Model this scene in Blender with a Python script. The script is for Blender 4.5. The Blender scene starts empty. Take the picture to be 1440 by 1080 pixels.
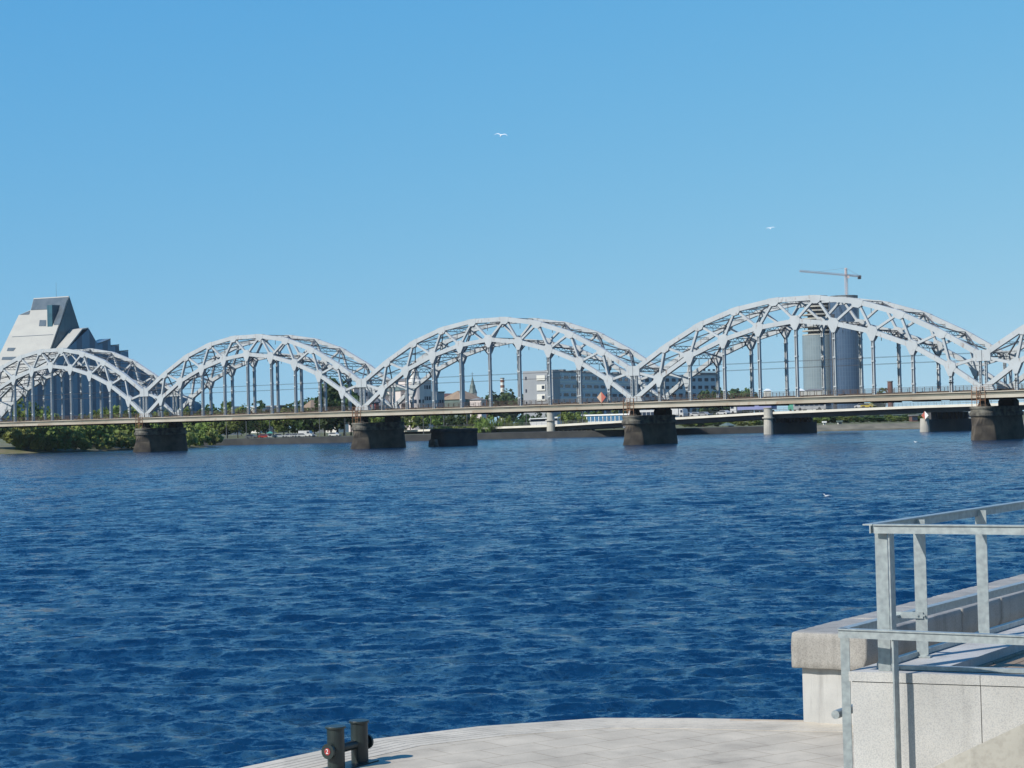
import bpy, math, random
import numpy as np
from mathutils import Vector, Matrix, noise
R = math.radians
sc = bpy.context.scene
COL = sc.collection
random.seed(7)

# ------------------------------------------------------------------ camera
F, HOR, ROLL, EYE = 2720.0, 53.75, 0.02468, 5.3      # focal length in photo pixels (1440 wide), horizon, roll, eye height
cam = bpy.data.cameras.new('camera')
cam.sensor_width = 36.0
cam.lens = 36.0 * F / 1440.0
cam.clip_start, cam.clip_end = 0.5, 20000
cam_ob = bpy.data.objects.new('camera', cam)
COL.objects.link(cam_ob)
cam_ob.matrix_world = Matrix.Translation((0, 0, EYE)) @ Matrix.Rotation(R(90) + math.atan(HOR / F), 4, 'X') @ Matrix.Rotation(-ROLL, 4, 'Z')
sc.camera = cam_ob

# ------------------------------------------------------------------ sky, sun, exposure
SUN_EL, SUN_ROT = R(39), R(233)
world = bpy.data.worlds.new("World")
sc.world = world
world.use_nodes = True
wn = world.node_tree
sky = wn.nodes.new('ShaderNodeTexSky')
sky.sky_type = 'NISHITA'
sky.sun_disc = False
sky.sun_elevation, sky.sun_rotation = SUN_EL, SUN_ROT
sky.air_density, sky.dust_density, sky.ozone_density = 1.0, 0.0, 6.0
# clear northern air: keep the milky band of the model below the horizon and grade its channels
tcw = wn.nodes.new('ShaderNodeTexCoord'); mpw = wn.nodes.new('ShaderNodeMapping')
mpw.inputs['Location'].default_value = (0, 0, .115); mpw.inputs['Scale'].default_value = (1, 1, .6)
nrw = wn.nodes.new('ShaderNodeVectorMath'); nrw.operation = 'NORMALIZE'
wn.links.new(tcw.outputs['Generated'], mpw.inputs[0]); wn.links.new(mpw.outputs[0], nrw.inputs[0]); wn.links.new(nrw.outputs[0], sky.inputs[0])
spw = wn.nodes.new('ShaderNodeSeparateColor'); cbw = wn.nodes.new('ShaderNodeCombineColor')
wn.links.new(sky.outputs[0], spw.inputs[0])
SKY_GRADE = ((1.75, .255, 2.65), (.78, .472, 4.6), (.20, .625, 6.9))      # exponent, wanted value at the horizon, model value there
for ch, (pw, want, ref) in enumerate(SKY_GRADE):
    mpn = wn.nodes.new('ShaderNodeMath'); mpn.operation = 'POWER'; mpn.inputs[1].default_value = pw
    mmn = wn.nodes.new('ShaderNodeMath'); mmn.operation = 'MULTIPLY'; mmn.inputs[1].default_value = want / .12 / ref ** pw
    wn.links.new(spw.outputs[ch], mpn.inputs[0]); wn.links.new(mpn.outputs[0], mmn.inputs[0]); wn.links.new(mmn.outputs[0], cbw.inputs[ch])
wn.links.new(cbw.outputs[0], wn.nodes['Background'].inputs[0])
wn.nodes['Background'].inputs[1].default_value = 0.12
sl = bpy.data.lights.new('sun', 'SUN')
sl.energy, sl.angle, sl.color = 5.0, R(0.5), (1.0, 0.95, 0.87)
sun = bpy.data.objects.new('sun', sl)
COL.objects.link(sun)
S = Vector((math.sin(SUN_ROT) * math.cos(SUN_EL), math.cos(SUN_ROT) * math.cos(SUN_EL), math.sin(SUN_EL)))
sun.rotation_euler = S.to_track_quat('Z', 'Y').to_euler()
sc.view_settings.view_transform = 'Standard'
sc.view_settings.look = 'None'
sc.view_settings.exposure = 0.3
sc.view_settings.gamma = 1.0

# ------------------------------------------------------------------ measuring helpers
def ray(px, py):
    dx, dy = px - 720, py - 540
    x = dx * math.cos(ROLL) - dy * math.sin(ROLL)
    y = dx * math.sin(ROLL) + dy * math.cos(ROLL)
    return Vector((x / F, 1.0, (HOR - y) / F))
def at(px, py, Y):
    return Vector((0, 0, EYE)) + ray(px, py) * Y
def gx(px, Y):
    return ((px - 720) * Y / F)
def on_plane(px, py, P, N):
    d = ray(px, py)
    C = Vector((0, 0, EYE))
    return C + d * (N.dot(P - C) / N.dot(d))
def zat(px, py, Y):
    return at(px, py, Y).z

# ------------------------------------------------------------------ mesh builder
class MB:
    def __init__(s): s.v = []; s.f = []
    def add(s, vs, fs):
        o = len(s.v); s.v += [tuple(p) for p in vs]; s.f += [tuple(i + o for i in f) for f in fs]; return s
    def box(s, c, d, ax=None):
        c = Vector(c); X, Y, Z = ax or (Vector((1, 0, 0)), Vector((0, 1, 0)), Vector((0, 0, 1)))
        vs = [c + X * (d[0] / 2 * i) + Y * (d[1] / 2 * j) + Z * (d[2] / 2 * k) for k in (-1, 1) for j in (-1, 1) for i in (-1, 1)]
        return s.add(vs, [(0, 2, 3, 1), (4, 5, 7, 6), (0, 1, 5, 4), (2, 6, 7, 3), (0, 4, 6, 2), (1, 3, 7, 5)])
    def bx(s, x0, x1, y0, y1, z0, z1):
        return s.box(((x0 + x1) / 2, (y0 + y1) / 2, (z0 + z1) / 2), (x1 - x0, y1 - y0, z1 - z0))
    def beam(s, a, b, w, h, up=(0, 0, 1)):
        a, b, up = Vector(a), Vector(b), Vector(up)
        d = (b - a); L = d.length; d.normalize()
        side = d.cross(up)
        if side.length < 1e-4: side = d.cross(Vector((0, 1, 0)))
        side.normalize(); u = side.cross(d)
        return s.box((a + b) / 2, (L, w, h), (d, side, u))
    def prism(s, pts, vec):
        n = len(pts); pts = [Vector(p) for p in pts]; vec = Vector(vec)
        nrm = Vector((0, 0, 0))
        for i in range(n):
            nrm += pts[i].cross(pts[(i + 1) % n])
        if nrm.dot(vec) > 0: pts = pts[::-1]
        vs = pts + [p + vec for p in pts]
        fs = [tuple(range(n)), tuple(range(2 * n - 1, n - 1, -1))]
        for i in range(n):
            j = (i + 1) % n
            fs.append((j, i, i + n, j + n))
        return s.add(vs, fs)
    def loft(s, rings, c0=True, c1=True):
        n = len(rings[0]); vs = [p for r in rings for p in r]; fs = []
        for k in range(len(rings) - 1):
            for i in range(n):
                j = (i + 1) % n
                fs.append((k * n + i, k * n + j, (k + 1) * n + j, (k + 1) * n + i))
        if c0: fs.append(tuple(range(n - 1, -1, -1)))
        if c1: fs.append(tuple(range((len(rings) - 1) * n, len(rings) * n)))
        return s.add(vs, fs)
    def cyl(s, x, y, z0, z1, r, n=16, r1=None):
        r1 = r if r1 is None else r1
        return s.loft([[(x + rr * math.cos(2 * math.pi * i / n), y + rr * math.sin(2 * math.pi * i / n), z) for i in range(n)] for z, rr in ((z0, r), (z1, r1))])
    def lathe(s, prof, n=20, c=(0, 0)):
        return s.loft([[(c[0] + r * math.cos(2 * math.pi * i / n), c[1] + r * math.sin(2 * math.pi * i / n), z) for i in range(n)] for r, z in prof])
    def tube(s, pts, r, n=8):
        pts = [Vector(p) for p in pts]; rings = []
        for k, p in enumerate(pts):
            d = (pts[min(k + 1, len(pts) - 1)] - pts[max(k - 1, 0)]).normalized()
            a = d.cross(Vector((0, 0, 1)))
            if a.length < 1e-3: a = Vector((1, 0, 0))
            a.normalize(); b = d.cross(a)
            rr = r[k] if isinstance(r, (list, tuple)) else r
            rings.append([p + a * (rr * math.cos(2 * math.pi * i / n)) + b * (-rr * math.sin(2 * math.pi * i / n)) for i in range(n)])
        return s.loft(rings)
    def mesh(s, name, m, smooth=False):
        me = bpy.data.meshes.new(name)
        me.from_pydata(s.v, [], s.f)
        me.materials.append(m)
        if smooth:
            me.polygons.foreach_set('use_smooth', [True] * len(me.polygons))
        me.update()
        return me
    def build(s, name, m, parent=None, smooth=False):
        o = bpy.data.objects.new(name, s.mesh(name, m, smooth))
        COL.objects.link(o)
        if parent is not None: o.parent = parent
        return o

def tag(o, label=None, cat=None, group=None, kind=None):
    if label: o['label'] = label
    if cat: o['category'] = cat
    if group: o['group'] = group
    if kind: o['kind'] = kind
    return o
def empty(name, loc, rz=0.0):
    o = bpy.data.objects.new(name, None)
    COL.objects.link(o); o.location = loc; o.rotation_euler = (0, 0, rz)
    o.empty_display_size = 0.5
    return o
def copy_tree(o, parent=None):
    c = o.copy(); COL.objects.link(c)
    if parent is not None: c.parent = parent
    for ch in list(o.children): copy_tree(ch, c)
    return c
def inst(name, me, parent, loc, rz=0.0, scale=None):
    o = bpy.data.objects.new(name, me); COL.objects.link(o)
    o.parent = parent; o.location = loc; o.rotation_euler = (0, 0, rz)
    if scale: o.scale = scale
    return o

# ------------------------------------------------------------------ materials
def mat(name, c1, c2=None, rough=0.7, scale=1.0, metal=0.0, bump=0.0, bscale=None, detail=6, lo=0.35, hi=0.65, spec=0.5, stretch=(1, 1, 1), rnd=0.0, coord='Object', alb=.58):
    m = bpy.data.materials.new(name); m.use_nodes = True
    nt = m.node_tree; p = nt.nodes['Principled BSDF']
    p.inputs['Roughness'].default_value = rough
    p.inputs['Metallic'].default_value = metal
    p.inputs['Specular IOR Level'].default_value = spec
    k = alb; c2 = c2 or c1; c1 = (*[x * k for x in c1[:3]], 1); c2 = (*[x * k for x in c2[:3]], 1)
    tc = nt.nodes.new('ShaderNodeTexCoord'); mp = nt.nodes.new('ShaderNodeMapping')
    mp.inputs['Scale'].default_value = stretch
    nt.links.new(tc.outputs[coord], mp.inputs[0])
    nz = nt.nodes.new('ShaderNodeTexNoise'); nz.inputs['Scale'].default_value = scale; nz.inputs['Detail'].default_value = detail
    nt.links.new(mp.outputs[0], nz.inputs['Vector'])
    rp = nt.nodes.new('ShaderNodeMapRange'); rp.inputs[1].default_value = lo; rp.inputs[2].default_value = hi
    nt.links.new(nz.outputs['Fac'], rp.inputs[0])
    mx = nt.nodes.new('ShaderNodeMix'); mx.data_type = 'RGBA'
    mx.inputs['A'].default_value = c1; mx.inputs['B'].default_value = c2
    nt.links.new(rp.outputs[0], mx.inputs['Factor'])
    out = mx.outputs['Result']
    if rnd:
        oi = nt.nodes.new('ShaderNodeObjectInfo'); hs = nt.nodes.new('ShaderNodeHueSaturation')
        a = nt.nodes.new('ShaderNodeMapRange'); a.inputs[3].default_value = 1 - rnd; a.inputs[4].default_value = 1 + rnd
        b = nt.nodes.new('ShaderNodeMapRange'); b.inputs[3].default_value = 0.5 - rnd * .07; b.inputs[4].default_value = 0.5 + rnd * .07
        nt.links.new(oi.outputs['Random'], a.inputs[0]); nt.links.new(oi.outputs['Random'], b.inputs[0])
        nt.links.new(a.outputs[0], hs.inputs['Value']); nt.links.new(b.outputs[0], hs.inputs['Hue'])
        nt.links.new(out, hs.inputs['Color']); out = hs.outputs[0]
    nt.links.new(out, p.inputs['Base Color'])
    if bump:
        n2 = nt.nodes.new('ShaderNodeTexNoise'); n2.inputs['Scale'].default_value = bscale or scale * 6; n2.inputs['Detail'].default_value = 8
        nt.links.new(mp.outputs[0], n2.inputs['Vector'])
        bp = nt.nodes.new('ShaderNodeBump'); bp.inputs['Strength'].default_value = bump; bp.inputs['Distance'].default_value = 0.05
        nt.links.new(n2.outputs['Fac'], bp.inputs['Height']); nt.links.new(bp.outputs[0], p.inputs['Normal'])
    m['bsdf'] = 'Principled BSDF'
    return m

M = {}
M['steel'] = mat('pale_grey_paint', (.64, .685, .705), (.54, .58, .60), rough=.55, scale=.35, lo=.3, hi=.75)
def rust_spots(m, col=(.16, .085, .05), amount=.575, scale=1.6):
    nt = m.node_tree; p = nt.nodes['Principled BSDF']; src = p.inputs['Base Color'].links[0].from_socket
    tc = nt.nodes.new('ShaderNodeTexCoord'); mp = nt.nodes.new('ShaderNodeMapping'); mp.inputs['Scale'].default_value = (1, 1, .35)
    nz = nt.nodes.new('ShaderNodeTexNoise'); nz.inputs['Scale'].default_value = scale; nz.inputs['Detail'].default_value = 8; nz.inputs['Roughness'].default_value = .7
    nt.links.new(tc.outputs['Object'], mp.inputs[0]); nt.links.new(mp.outputs[0], nz.inputs['Vector'])
    mr = nt.nodes.new('ShaderNodeMapRange'); mr.inputs[1].default_value = amount; mr.inputs[2].default_value = amount + .12; mr.inputs[4].default_value = .8
    nt.links.new(nz.outputs['Fac'], mr.inputs[0])
    mx = nt.nodes.new('ShaderNodeMix'); mx.data_type = 'RGBA'; mx.inputs['B'].default_value = (*col, 1)
    nt.links.new(mr.outputs[0], mx.inputs['Factor']); nt.links.new(src, mx.inputs['A']); nt.links.new(mx.outputs['Result'], p.inputs['Base Color'])
rust_spots(M['steel'])
M['steel2'] = mat('grey_bracing_paint', (.22, .23, .25), (.11, .11, .11), rough=.6, scale=.8)
M['edge'] = mat('cream_walkway_paint', (.68, .62, .51), (.46, .38, .28), rough=.6, scale=.35, stretch=(.3, 1, 1))
rust_spots(M['edge'], (.22, .12, .06), .57, .8)
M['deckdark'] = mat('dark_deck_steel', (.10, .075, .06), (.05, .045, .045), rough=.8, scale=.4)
M['olive'] = mat('olive_web_shade', (.20, .21, .17), (.14, .14, .12), rough=.7, scale=.4)  # shade of the web under the walkway lip, put into a darker colour
M['rust'] = mat('rusty_iron', (.13, .075, .05), (.08, .06, .05), rough=.8, scale=2.0)
M['rustlight'] = mat('orange_rust', (.42, .20, .09), (.24, .13, .08), rough=.8, scale=1.5)
M['ballast'] = mat('track_ballast', (.16, .13, .11), (.09, .08, .07), rough=.95, scale=2.0, bump=.5)
M['wire'] = mat('dark_cable', (.05, .05, .06), rough=.5)
M['stone'] = mat('weathered_pier_stone', (.185, .15, .11), (.05, .041, .034), rough=.9, scale=.55, bump=.7, bscale=3.0, lo=.3, hi=.72)
M['stonecap'] = mat('pale_pier_cap_stone', (.28, .26, .21), (.07, .064, .055), rough=.9, scale=.9, bump=.5, bscale=3.0)
M['stonedark'] = mat('dark_wet_stone', (.07, .06, .05), (.035, .03, .027), rough=.9, scale=.7, bump=.5, bscale=2.0)
M['concrete'] = mat('road_bridge_concrete', (.66, .62, .53), (.48, .46, .41), rough=.85, scale=.3, bump=.2, bscale=2)
M['concretedark'] = mat('grey_shade_concrete', (.13, .13, .13), (.09, .09, .10), rough=.9, scale=.2)  # dark tone carries the road girders' shadow under the deck overhang
M['quay'] = mat('dark_quay_masonry', (.07, .07, .065), (.04, .042, .042), rough=.9, scale=.3, bump=.3)
M['grass'] = mat('bank_grass', (.13, .155, .05), (.20, .18, .08), rough=.95, scale=.12, bump=.4, bscale=1.5)
M['soil'] = mat('sandy_soil', (.13, .15, .055), (.24, .21, .13), rough=.95, scale=.25, bump=.4)
M['granite'] = None
M['metal'] = mat('galvanised_steel', (.66, .73, .72), (.46, .51, .52), rough=.45, scale=22.0, metal=.5, lo=.32, hi=.68)
M['bollard'] = mat('dark_green_bollard_paint', (.030, .048, .046), (.022, .034, .034), rough=.38, scale=5.0, bump=.1, bscale=30)
M['red'] = mat('faded_red_paint', (.50, .05, .055), (.40, .06, .05), rough=.5, scale=20)
M['white'] = mat('white_paint', (1.15, 1.15, 1.12), (1.05, 1.05, 1.03), rough=.5, scale=.5)
M['carblack'] = mat('rubber', (.02, .02, .02), rough=.7)
M['glassdark'] = mat('dark_window_glass', (.025, .04, .07), (.05, .07, .11), rough=.2, scale=.3, spec=.2)
M['bark'] = mat('bark', (.09, .07, .05), (.05, .04, .03), rough=.9, scale=3)
def leafmat(name, c1, c2):
    m = mat(name, c1, c2, rough=.75, scale=.35, rnd=.28, spec=.25, lo=.3, hi=.7, alb=1.0)
    nt = m.node_tree; p = nt.nodes['Principled BSDF']
    tr = nt.nodes.new('ShaderNodeBsdfTranslucent'); ms = nt.nodes.new('ShaderNodeMixShader'); ms.inputs[0].default_value = .38
    src = p.inputs['Base Color'].links[0].from_socket
    nt.links.new(src, tr.inputs[0])
    nt.links.new(p.outputs[0], ms.inputs[1]); nt.links.new(tr.outputs[0], ms.inputs[2])
    nt.links.new(ms.outputs[0], nt.nodes['Material Output'].inputs[0])
    return m
M['leaf_dark'] = leafmat('dark_leaves', (.045, .080, .028), (.065, .105, .034))
M['leaf_mid'] = leafmat('mid_green_leaves', (.125, .180, .040), (.170, .205, .052))
M['leaf_light'] = leafmat('yellowish_leaves', (.185, .225, .055), (.235, .25, .08))

def granite(name, base, dark, s=60.0, tile=None):
    m = bpy.data.materials.new(name); m.use_nodes = True
    nt = m.node_tree; p = nt.nodes['Principled BSDF']; p.inputs['Roughness'].default_value = .75
    p.inputs['Specular IOR Level'].default_value = .35
    tc = nt.nodes.new('ShaderNodeTexCoord')
    n1 = nt.nodes.new('ShaderNodeTexNoise'); n1.inputs['Scale'].default_value = s; n1.inputs['Detail'].default_value = 3
    n2 = nt.nodes.new('ShaderNodeTexNoise'); n2.inputs['Scale'].default_value = 1.3; n2.inputs['Detail'].default_value = 6
    for n in (n1, n2): nt.links.new(tc.outputs['Object'], n.inputs['Vector'])
    r1 = nt.nodes.new('ShaderNodeMapRange'); r1.inputs[1].default_value = .36; r1.inputs[2].default_value = .56
    nt.links.new(n1.outputs['Fac'], r1.inputs[0])
    mx = nt.nodes.new('ShaderNodeMix'); mx.data_type = 'RGBA'
    mx.inputs['A'].default_value = (*[x * .60 for x in dark], 1); mx.inputs['B'].default_value = (*[x * .60 for x in base], 1)
    nt.links.new(r1.outputs[0], mx.inputs['Factor'])
    r2 = nt.nodes.new('ShaderNodeMapRange'); r2.inputs[1].default_value = .3; r2.inputs[2].default_value = .7; r2.inputs[3].default_value = .84; r2.inputs[4].default_value = 1.06
    nt.links.new(n2.outputs['Fac'], r2.inputs[0])
    r2.inputs[3].default_value = .76; m2 = nt.nodes.new('ShaderNodeVectorMath'); m2.operation = 'SCALE'
    nt.links.new(mx.outputs['Result'], m2.inputs[0]); nt.links.new(r2.outputs[0], m2.inputs['Scale'])
    out = m2.outputs[0]
    ms = nt.nodes.new('ShaderNodeMapping'); ms.inputs['Scale'].default_value = (5, 5, .5) if not tile else (.8, .8, .8)
    n3 = nt.nodes.new('ShaderNodeTexNoise'); n3.inputs['Scale'].default_value = 1.0; n3.inputs['Detail'].default_value = 7; n3.inputs['Roughness'].default_value = .65
    nt.links.new(tc.outputs['Object'], ms.inputs[0]); nt.links.new(ms.outputs[0], n3.inputs['Vector'])
    r3 = nt.nodes.new('ShaderNodeMapRange'); r3.inputs[1].default_value = .52; r3.inputs[2].default_value = .72; r3.inputs[3].default_value = 1.0; r3.inputs[4].default_value = .74
    nt.links.new(n3.outputs['Fac'], r3.inputs[0])
    m4 = nt.nodes.new('ShaderNodeVectorMath'); m4.operation = 'SCALE'
    nt.links.new(out, m4.inputs[0]); nt.links.new(r3.outputs[0], m4.inputs['Scale']); out = m4.outputs[0]
    if tile:
        bk = nt.nodes.new('ShaderNodeTexBrick'); mp = nt.nodes.new('ShaderNodeMapping')
        mp.inputs['Rotation'].default_value = (0, 0, tile[2])
        nt.links.new(tc.outputs['Object'], mp.inputs[0]); nt.links.new(mp.outputs[0], bk.inputs['Vector'])
        bk.inputs['Scale'].default_value = 1.0; bk.inputs['Brick Width'].default_value = tile[0]; bk.inputs['Row Height'].default_value = tile[1]
        bk.inputs['Mortar Size'].default_value = .012; bk.inputs['Mortar Smooth'].default_value = .3
        bk.inputs['Color1'].default_value = (1, 1, 1, 1); bk.inputs['Color2'].default_value = (.95, .945, .94, 1); bk.inputs['Mortar'].default_value = (.68, .65, .61, 1)
        m3 = nt.nodes.new('ShaderNodeVectorMath'); m3.operation = 'MULTIPLY'
        nt.links.new(out, m3.inputs[0]); nt.links.new(bk.outputs['Color'], m3.inputs[1]); out = m3.outputs[0]
    nt.links.new(out, p.inputs['Base Color'])
    bp = nt.nodes.new('ShaderNodeBump'); bp.inputs['Strength'].default_value = .12; bp.inputs['Distance'].default_value = .01
    nt.links.new(n1.outputs['Fac'], bp.inputs['Height']); nt.links.new(bp.outputs[0], p.inputs['Normal'])
    return m
M['granite'] = granite('pale_granite_cladding', (.75, .73, .685), (.58, .575, .56), 110)
M['graniterough'] = granite('rough_beige_granite', (.53, .50, .45), (.39, .365, .33), 60)
M['paving'] = granite('quay_paving', (.82, .715, .56), (.73, .64, .51), 40, tile=(.9, .6, R(-35)))
M['edging'] = granite('pale_edging_stone', (.85, .755, .61), (.74, .665, .55), 40)  # shade of the recess is painted in with a darker, browner granite
M['rampc'] = granite('beige_ramp_concrete', (.66, .62, .53), (.58, .54, .46), 25)
M['wood'] = mat('weathered_bench_wood', (.42, .30, .19), (.32, .23, .15), rough=.7, scale=4, stretch=(1, 12, 1))

def facade_mat(name, glass, mull, nx, nz, rough=.2, wx=.22, wz=.2):
    # glass with thin mullion lines: nx lines per metre round the building (uses object X/Y), nz per metre of height
    m = bpy.data.materials.new(name); m.use_nodes = True
    nt = m.node_tree; p = nt.nodes['Principled BSDF']; p.inputs['Roughness'].default_value = rough
    tc = nt.nodes.new('ShaderNodeTexCoord'); sx = nt.nodes.new('ShaderNodeSeparateXYZ')
    nt.links.new(tc.outputs['UV'], sx.inputs[0])
    def lines(sock, freq, width):
        a = nt.nodes.new('ShaderNodeMath'); a.operation = 'MULTIPLY'; a.inputs[1].default_value = freq
        nt.links.new(sock, a.inputs[0])
        b = nt.nodes.new('ShaderNodeMath'); b.operation = 'FRACT'; nt.links.new(a.outputs[0], b.inputs[0])
        c = nt.nodes.new('ShaderNodeMath'); c.operation = 'LESS_THAN'; c.inputs[1].default_value = width
        nt.links.new(b.outputs[0], c.inputs[0]); return c.outputs[0]
    l1, l2 = lines(sx.outputs[0], nx, wx), lines(sx.outputs[1], nz, wz)
    mxm = nt.nodes.new('ShaderNodeMath'); mxm.operation = 'MAXIMUM'
    nt.links.new(l1, mxm.inputs[0]); nt.links.new(l2, mxm.inputs[1])
    nz_ = nt.nodes.new('ShaderNodeTexNoise'); nz_.inputs['Scale'].default_value = .12; nt.links.new(tc.outputs['UV'], nz_.inputs['Vector'])
    g = nt.nodes.new('ShaderNodeMix'); g.data_type = 'RGBA'; g.inputs['A'].default_value = (*[x * .75 for x in glass], 1); g.inputs['B'].default_value = (*[x * 1.25 for x in glass], 1)
    nt.links.new(nz_.outputs['Fac'], g.inputs['Factor'])
    mx = nt.nodes.new('ShaderNodeMix'); mx.data_type = 'RGBA'; mx.inputs['B'].default_value = (*mull, 1)
    nt.links.new(mxm.outputs[0], mx.inputs['Factor']); nt.links.new(g.outputs['Result'], mx.inputs['A'])
    nt.links.new(mx.outputs['Result'], p.inputs['Base Color'])
    return m

def uv_metres(o, mode='planar', D=None):
    # writes a UV map in metres: along-wall distance and height
    me = o.data; uv = me.uv_layers.new(name='metres')
    for poly in me.polygons:
        n = poly.normal
        t = Vector((-n.y, n.x, 0))
        if t.length < 1e-3: t = Vector((1, 0, 0))
        t.normalize()
        for li in poly.loop_indices:
            co = me.vertices[me.loops[li].vertex_index].co
            if mode == 'round':
                a = math.atan2(co.y, co.x); c = math.atan2(poly.center.y, poly.center.x)
                while a - c > math.pi: a -= 2 * math.pi
                while c - a > math.pi: a += 2 * math.pi
                uv.data[li].uv = (a * mode_r, co.z)
            else:
                uv.data[li].uv = (co.dot(t), co.z)
mode_r = 13.0

# ------------------------------------------------------------------ river
def make_river():
    rows = [14.0]
    while rows[-1] < 760: rows.append(rows[-1] + max(.07, rows[-1] * .0021))
    rows = np.array(rows)
    inner = np.arange(-.33, .3301, .0024)
    out = []; a = .33; st = .004
    while a < 2.6:
        st *= 1.25; a += st; out.append(a)
    ang = np.concatenate([-np.array(out[::-1]), inner, np.array(out)])     # tangents of the bearing
    Y, A = np.meshgrid(rows, ang, indexing='ij')
    X = A * Y
    dx = np.gradient(A, axis=1) * Y; dy = np.gradient(Y, axis=0)
    rng = np.random.default_rng(3)
    Z = np.zeros_like(X); DX = np.zeros_like(X); DY = np.zeros_like(X)
    n = 150
    lam = np.exp(rng.uniform(math.log(.26), math.log(6.5), n))
    th = rng.normal(0, .48, n) + R(-97)
    for L, t, ph, g in zip(lam, th, rng.uniform(0, 6.28, n), rng.uniform(.5, 1.3, n)):
        k = 2 * math.pi / L
        slope = .036 * g * (1.0 if L < .9 else (.9 / L) ** (.68 if L < 3 else .74))
        amp = slope / k
        kx, ky = k * math.cos(t), k * math.sin(t)
        eff = np.maximum(np.abs(kx) * dx, np.abs(ky) * dy)
        fade = np.clip((2.0 - eff) / 1.0, 0, 1)
        ph_ = kx * X + ky * Y + ph
        Z += amp * fade * np.cos(ph_)
        DX -= .9 * amp * fade * math.cos(t) * np.sin(ph_); DY -= .9 * amp * fade * math.sin(t) * np.sin(ph_)
    # gusts: rough and calmer patches
    G = 1 + .22 * np.sin(X * .11 + Y * .043 + 1) * np.sin(Y * .071 - X * .03) + .16 * np.sin(X * .31 - Y * .17)
    Z *= G
    nr, nc = X.shape
    co = np.stack([X + DX, Y + DY, Z], -1).reshape(-1, 3).astype(np.float32)
    i = np.arange(nr - 1)[:, None] * nc + np.arange(nc - 1)[None, :]
    q = np.stack([i, i + 1, i + nc + 1, i + nc], -1).reshape(-1, 4)
    me = bpy.data.meshes.new('river_water')
    me.vertices.add(len(co)); me.vertices.foreach_set('co', co.ravel())
    me.loops.add(q.size); me.loops.foreach_set('vertex_index', q.ravel().astype(np.int32))
    me.polygons.add(len(q)); me.polygons.foreach_set('loop_start', np.arange(0, q.size, 4, dtype=np.int32))
    me.polygons.foreach_set('use_smooth', np.ones(len(q), bool))
    me.update(calc_edges=True)
    m = bpy.data.materials.new('river_water'); m.use_nodes = True
    nt = m.node_tree; p = nt.nodes['Principled BSDF']
    p.inputs['Base Color'].default_value = (.0025, .022, .060, 1); p.inputs['Roughness'].default_value = .13
    p.inputs['IOR'].default_value = 1.333
    geo = nt.nodes.new('ShaderNodeNewGeometry')
    acc = geo.outputs['Normal']
    for scale, amt, st, det, ro in ((1.0, 2.5, (1, 1, 1), 7.0, .84), (5.0, 1.9, (.9, 1.1, 1), 4.0, .75)):
        mp = nt.nodes.new('ShaderNodeMapping'); mp.inputs['Scale'].default_value = st; mp.inputs['Rotation'].default_value = (0, 0, R(7))
        nt.links.new(geo.outputs['Position'], mp.inputs[0])
        nz = nt.nodes.new('ShaderNodeTexNoise'); nz.inputs['Scale'].default_value = scale; nz.inputs['Detail'].default_value = det; nz.inputs['Roughness'].default_value = ro
        nt.links.new(mp.outputs[0], nz.inputs['Vector'])
        sb = nt.nodes.new('ShaderNodeVectorMath'); sb.operation = 'SUBTRACT'; sb.inputs[1].default_value = (.5, .5, .5)
        nt.links.new(nz.outputs['Color'], sb.inputs[0])
        ml = nt.nodes.new('ShaderNodeVectorMath'); ml.operation = 'MULTIPLY'; ml.inputs[1].default_value = (amt * .6, amt, 0)
        nt.links.new(sb.outputs[0], ml.inputs[0])
        ad = nt.nodes.new('ShaderNodeVectorMath'); ad.operation = 'ADD'
        nt.links.new(acc, ad.inputs[0]); nt.links.new(ml.outputs[0], ad.inputs[1]); acc = ad.outputs[0]
    nm = nt.nodes.new('ShaderNodeVectorMath'); nm.operation = 'NORMALIZE'
    nt.links.new(acc, nm.inputs[0]); nt.links.new(nm.outputs[0], p.inputs['Normal'])
    me.materials.append(m)
    o = bpy.data.objects.new('river', me); COL.objects.link(o)
    tag(o, kind='structure')
make_river()

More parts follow.
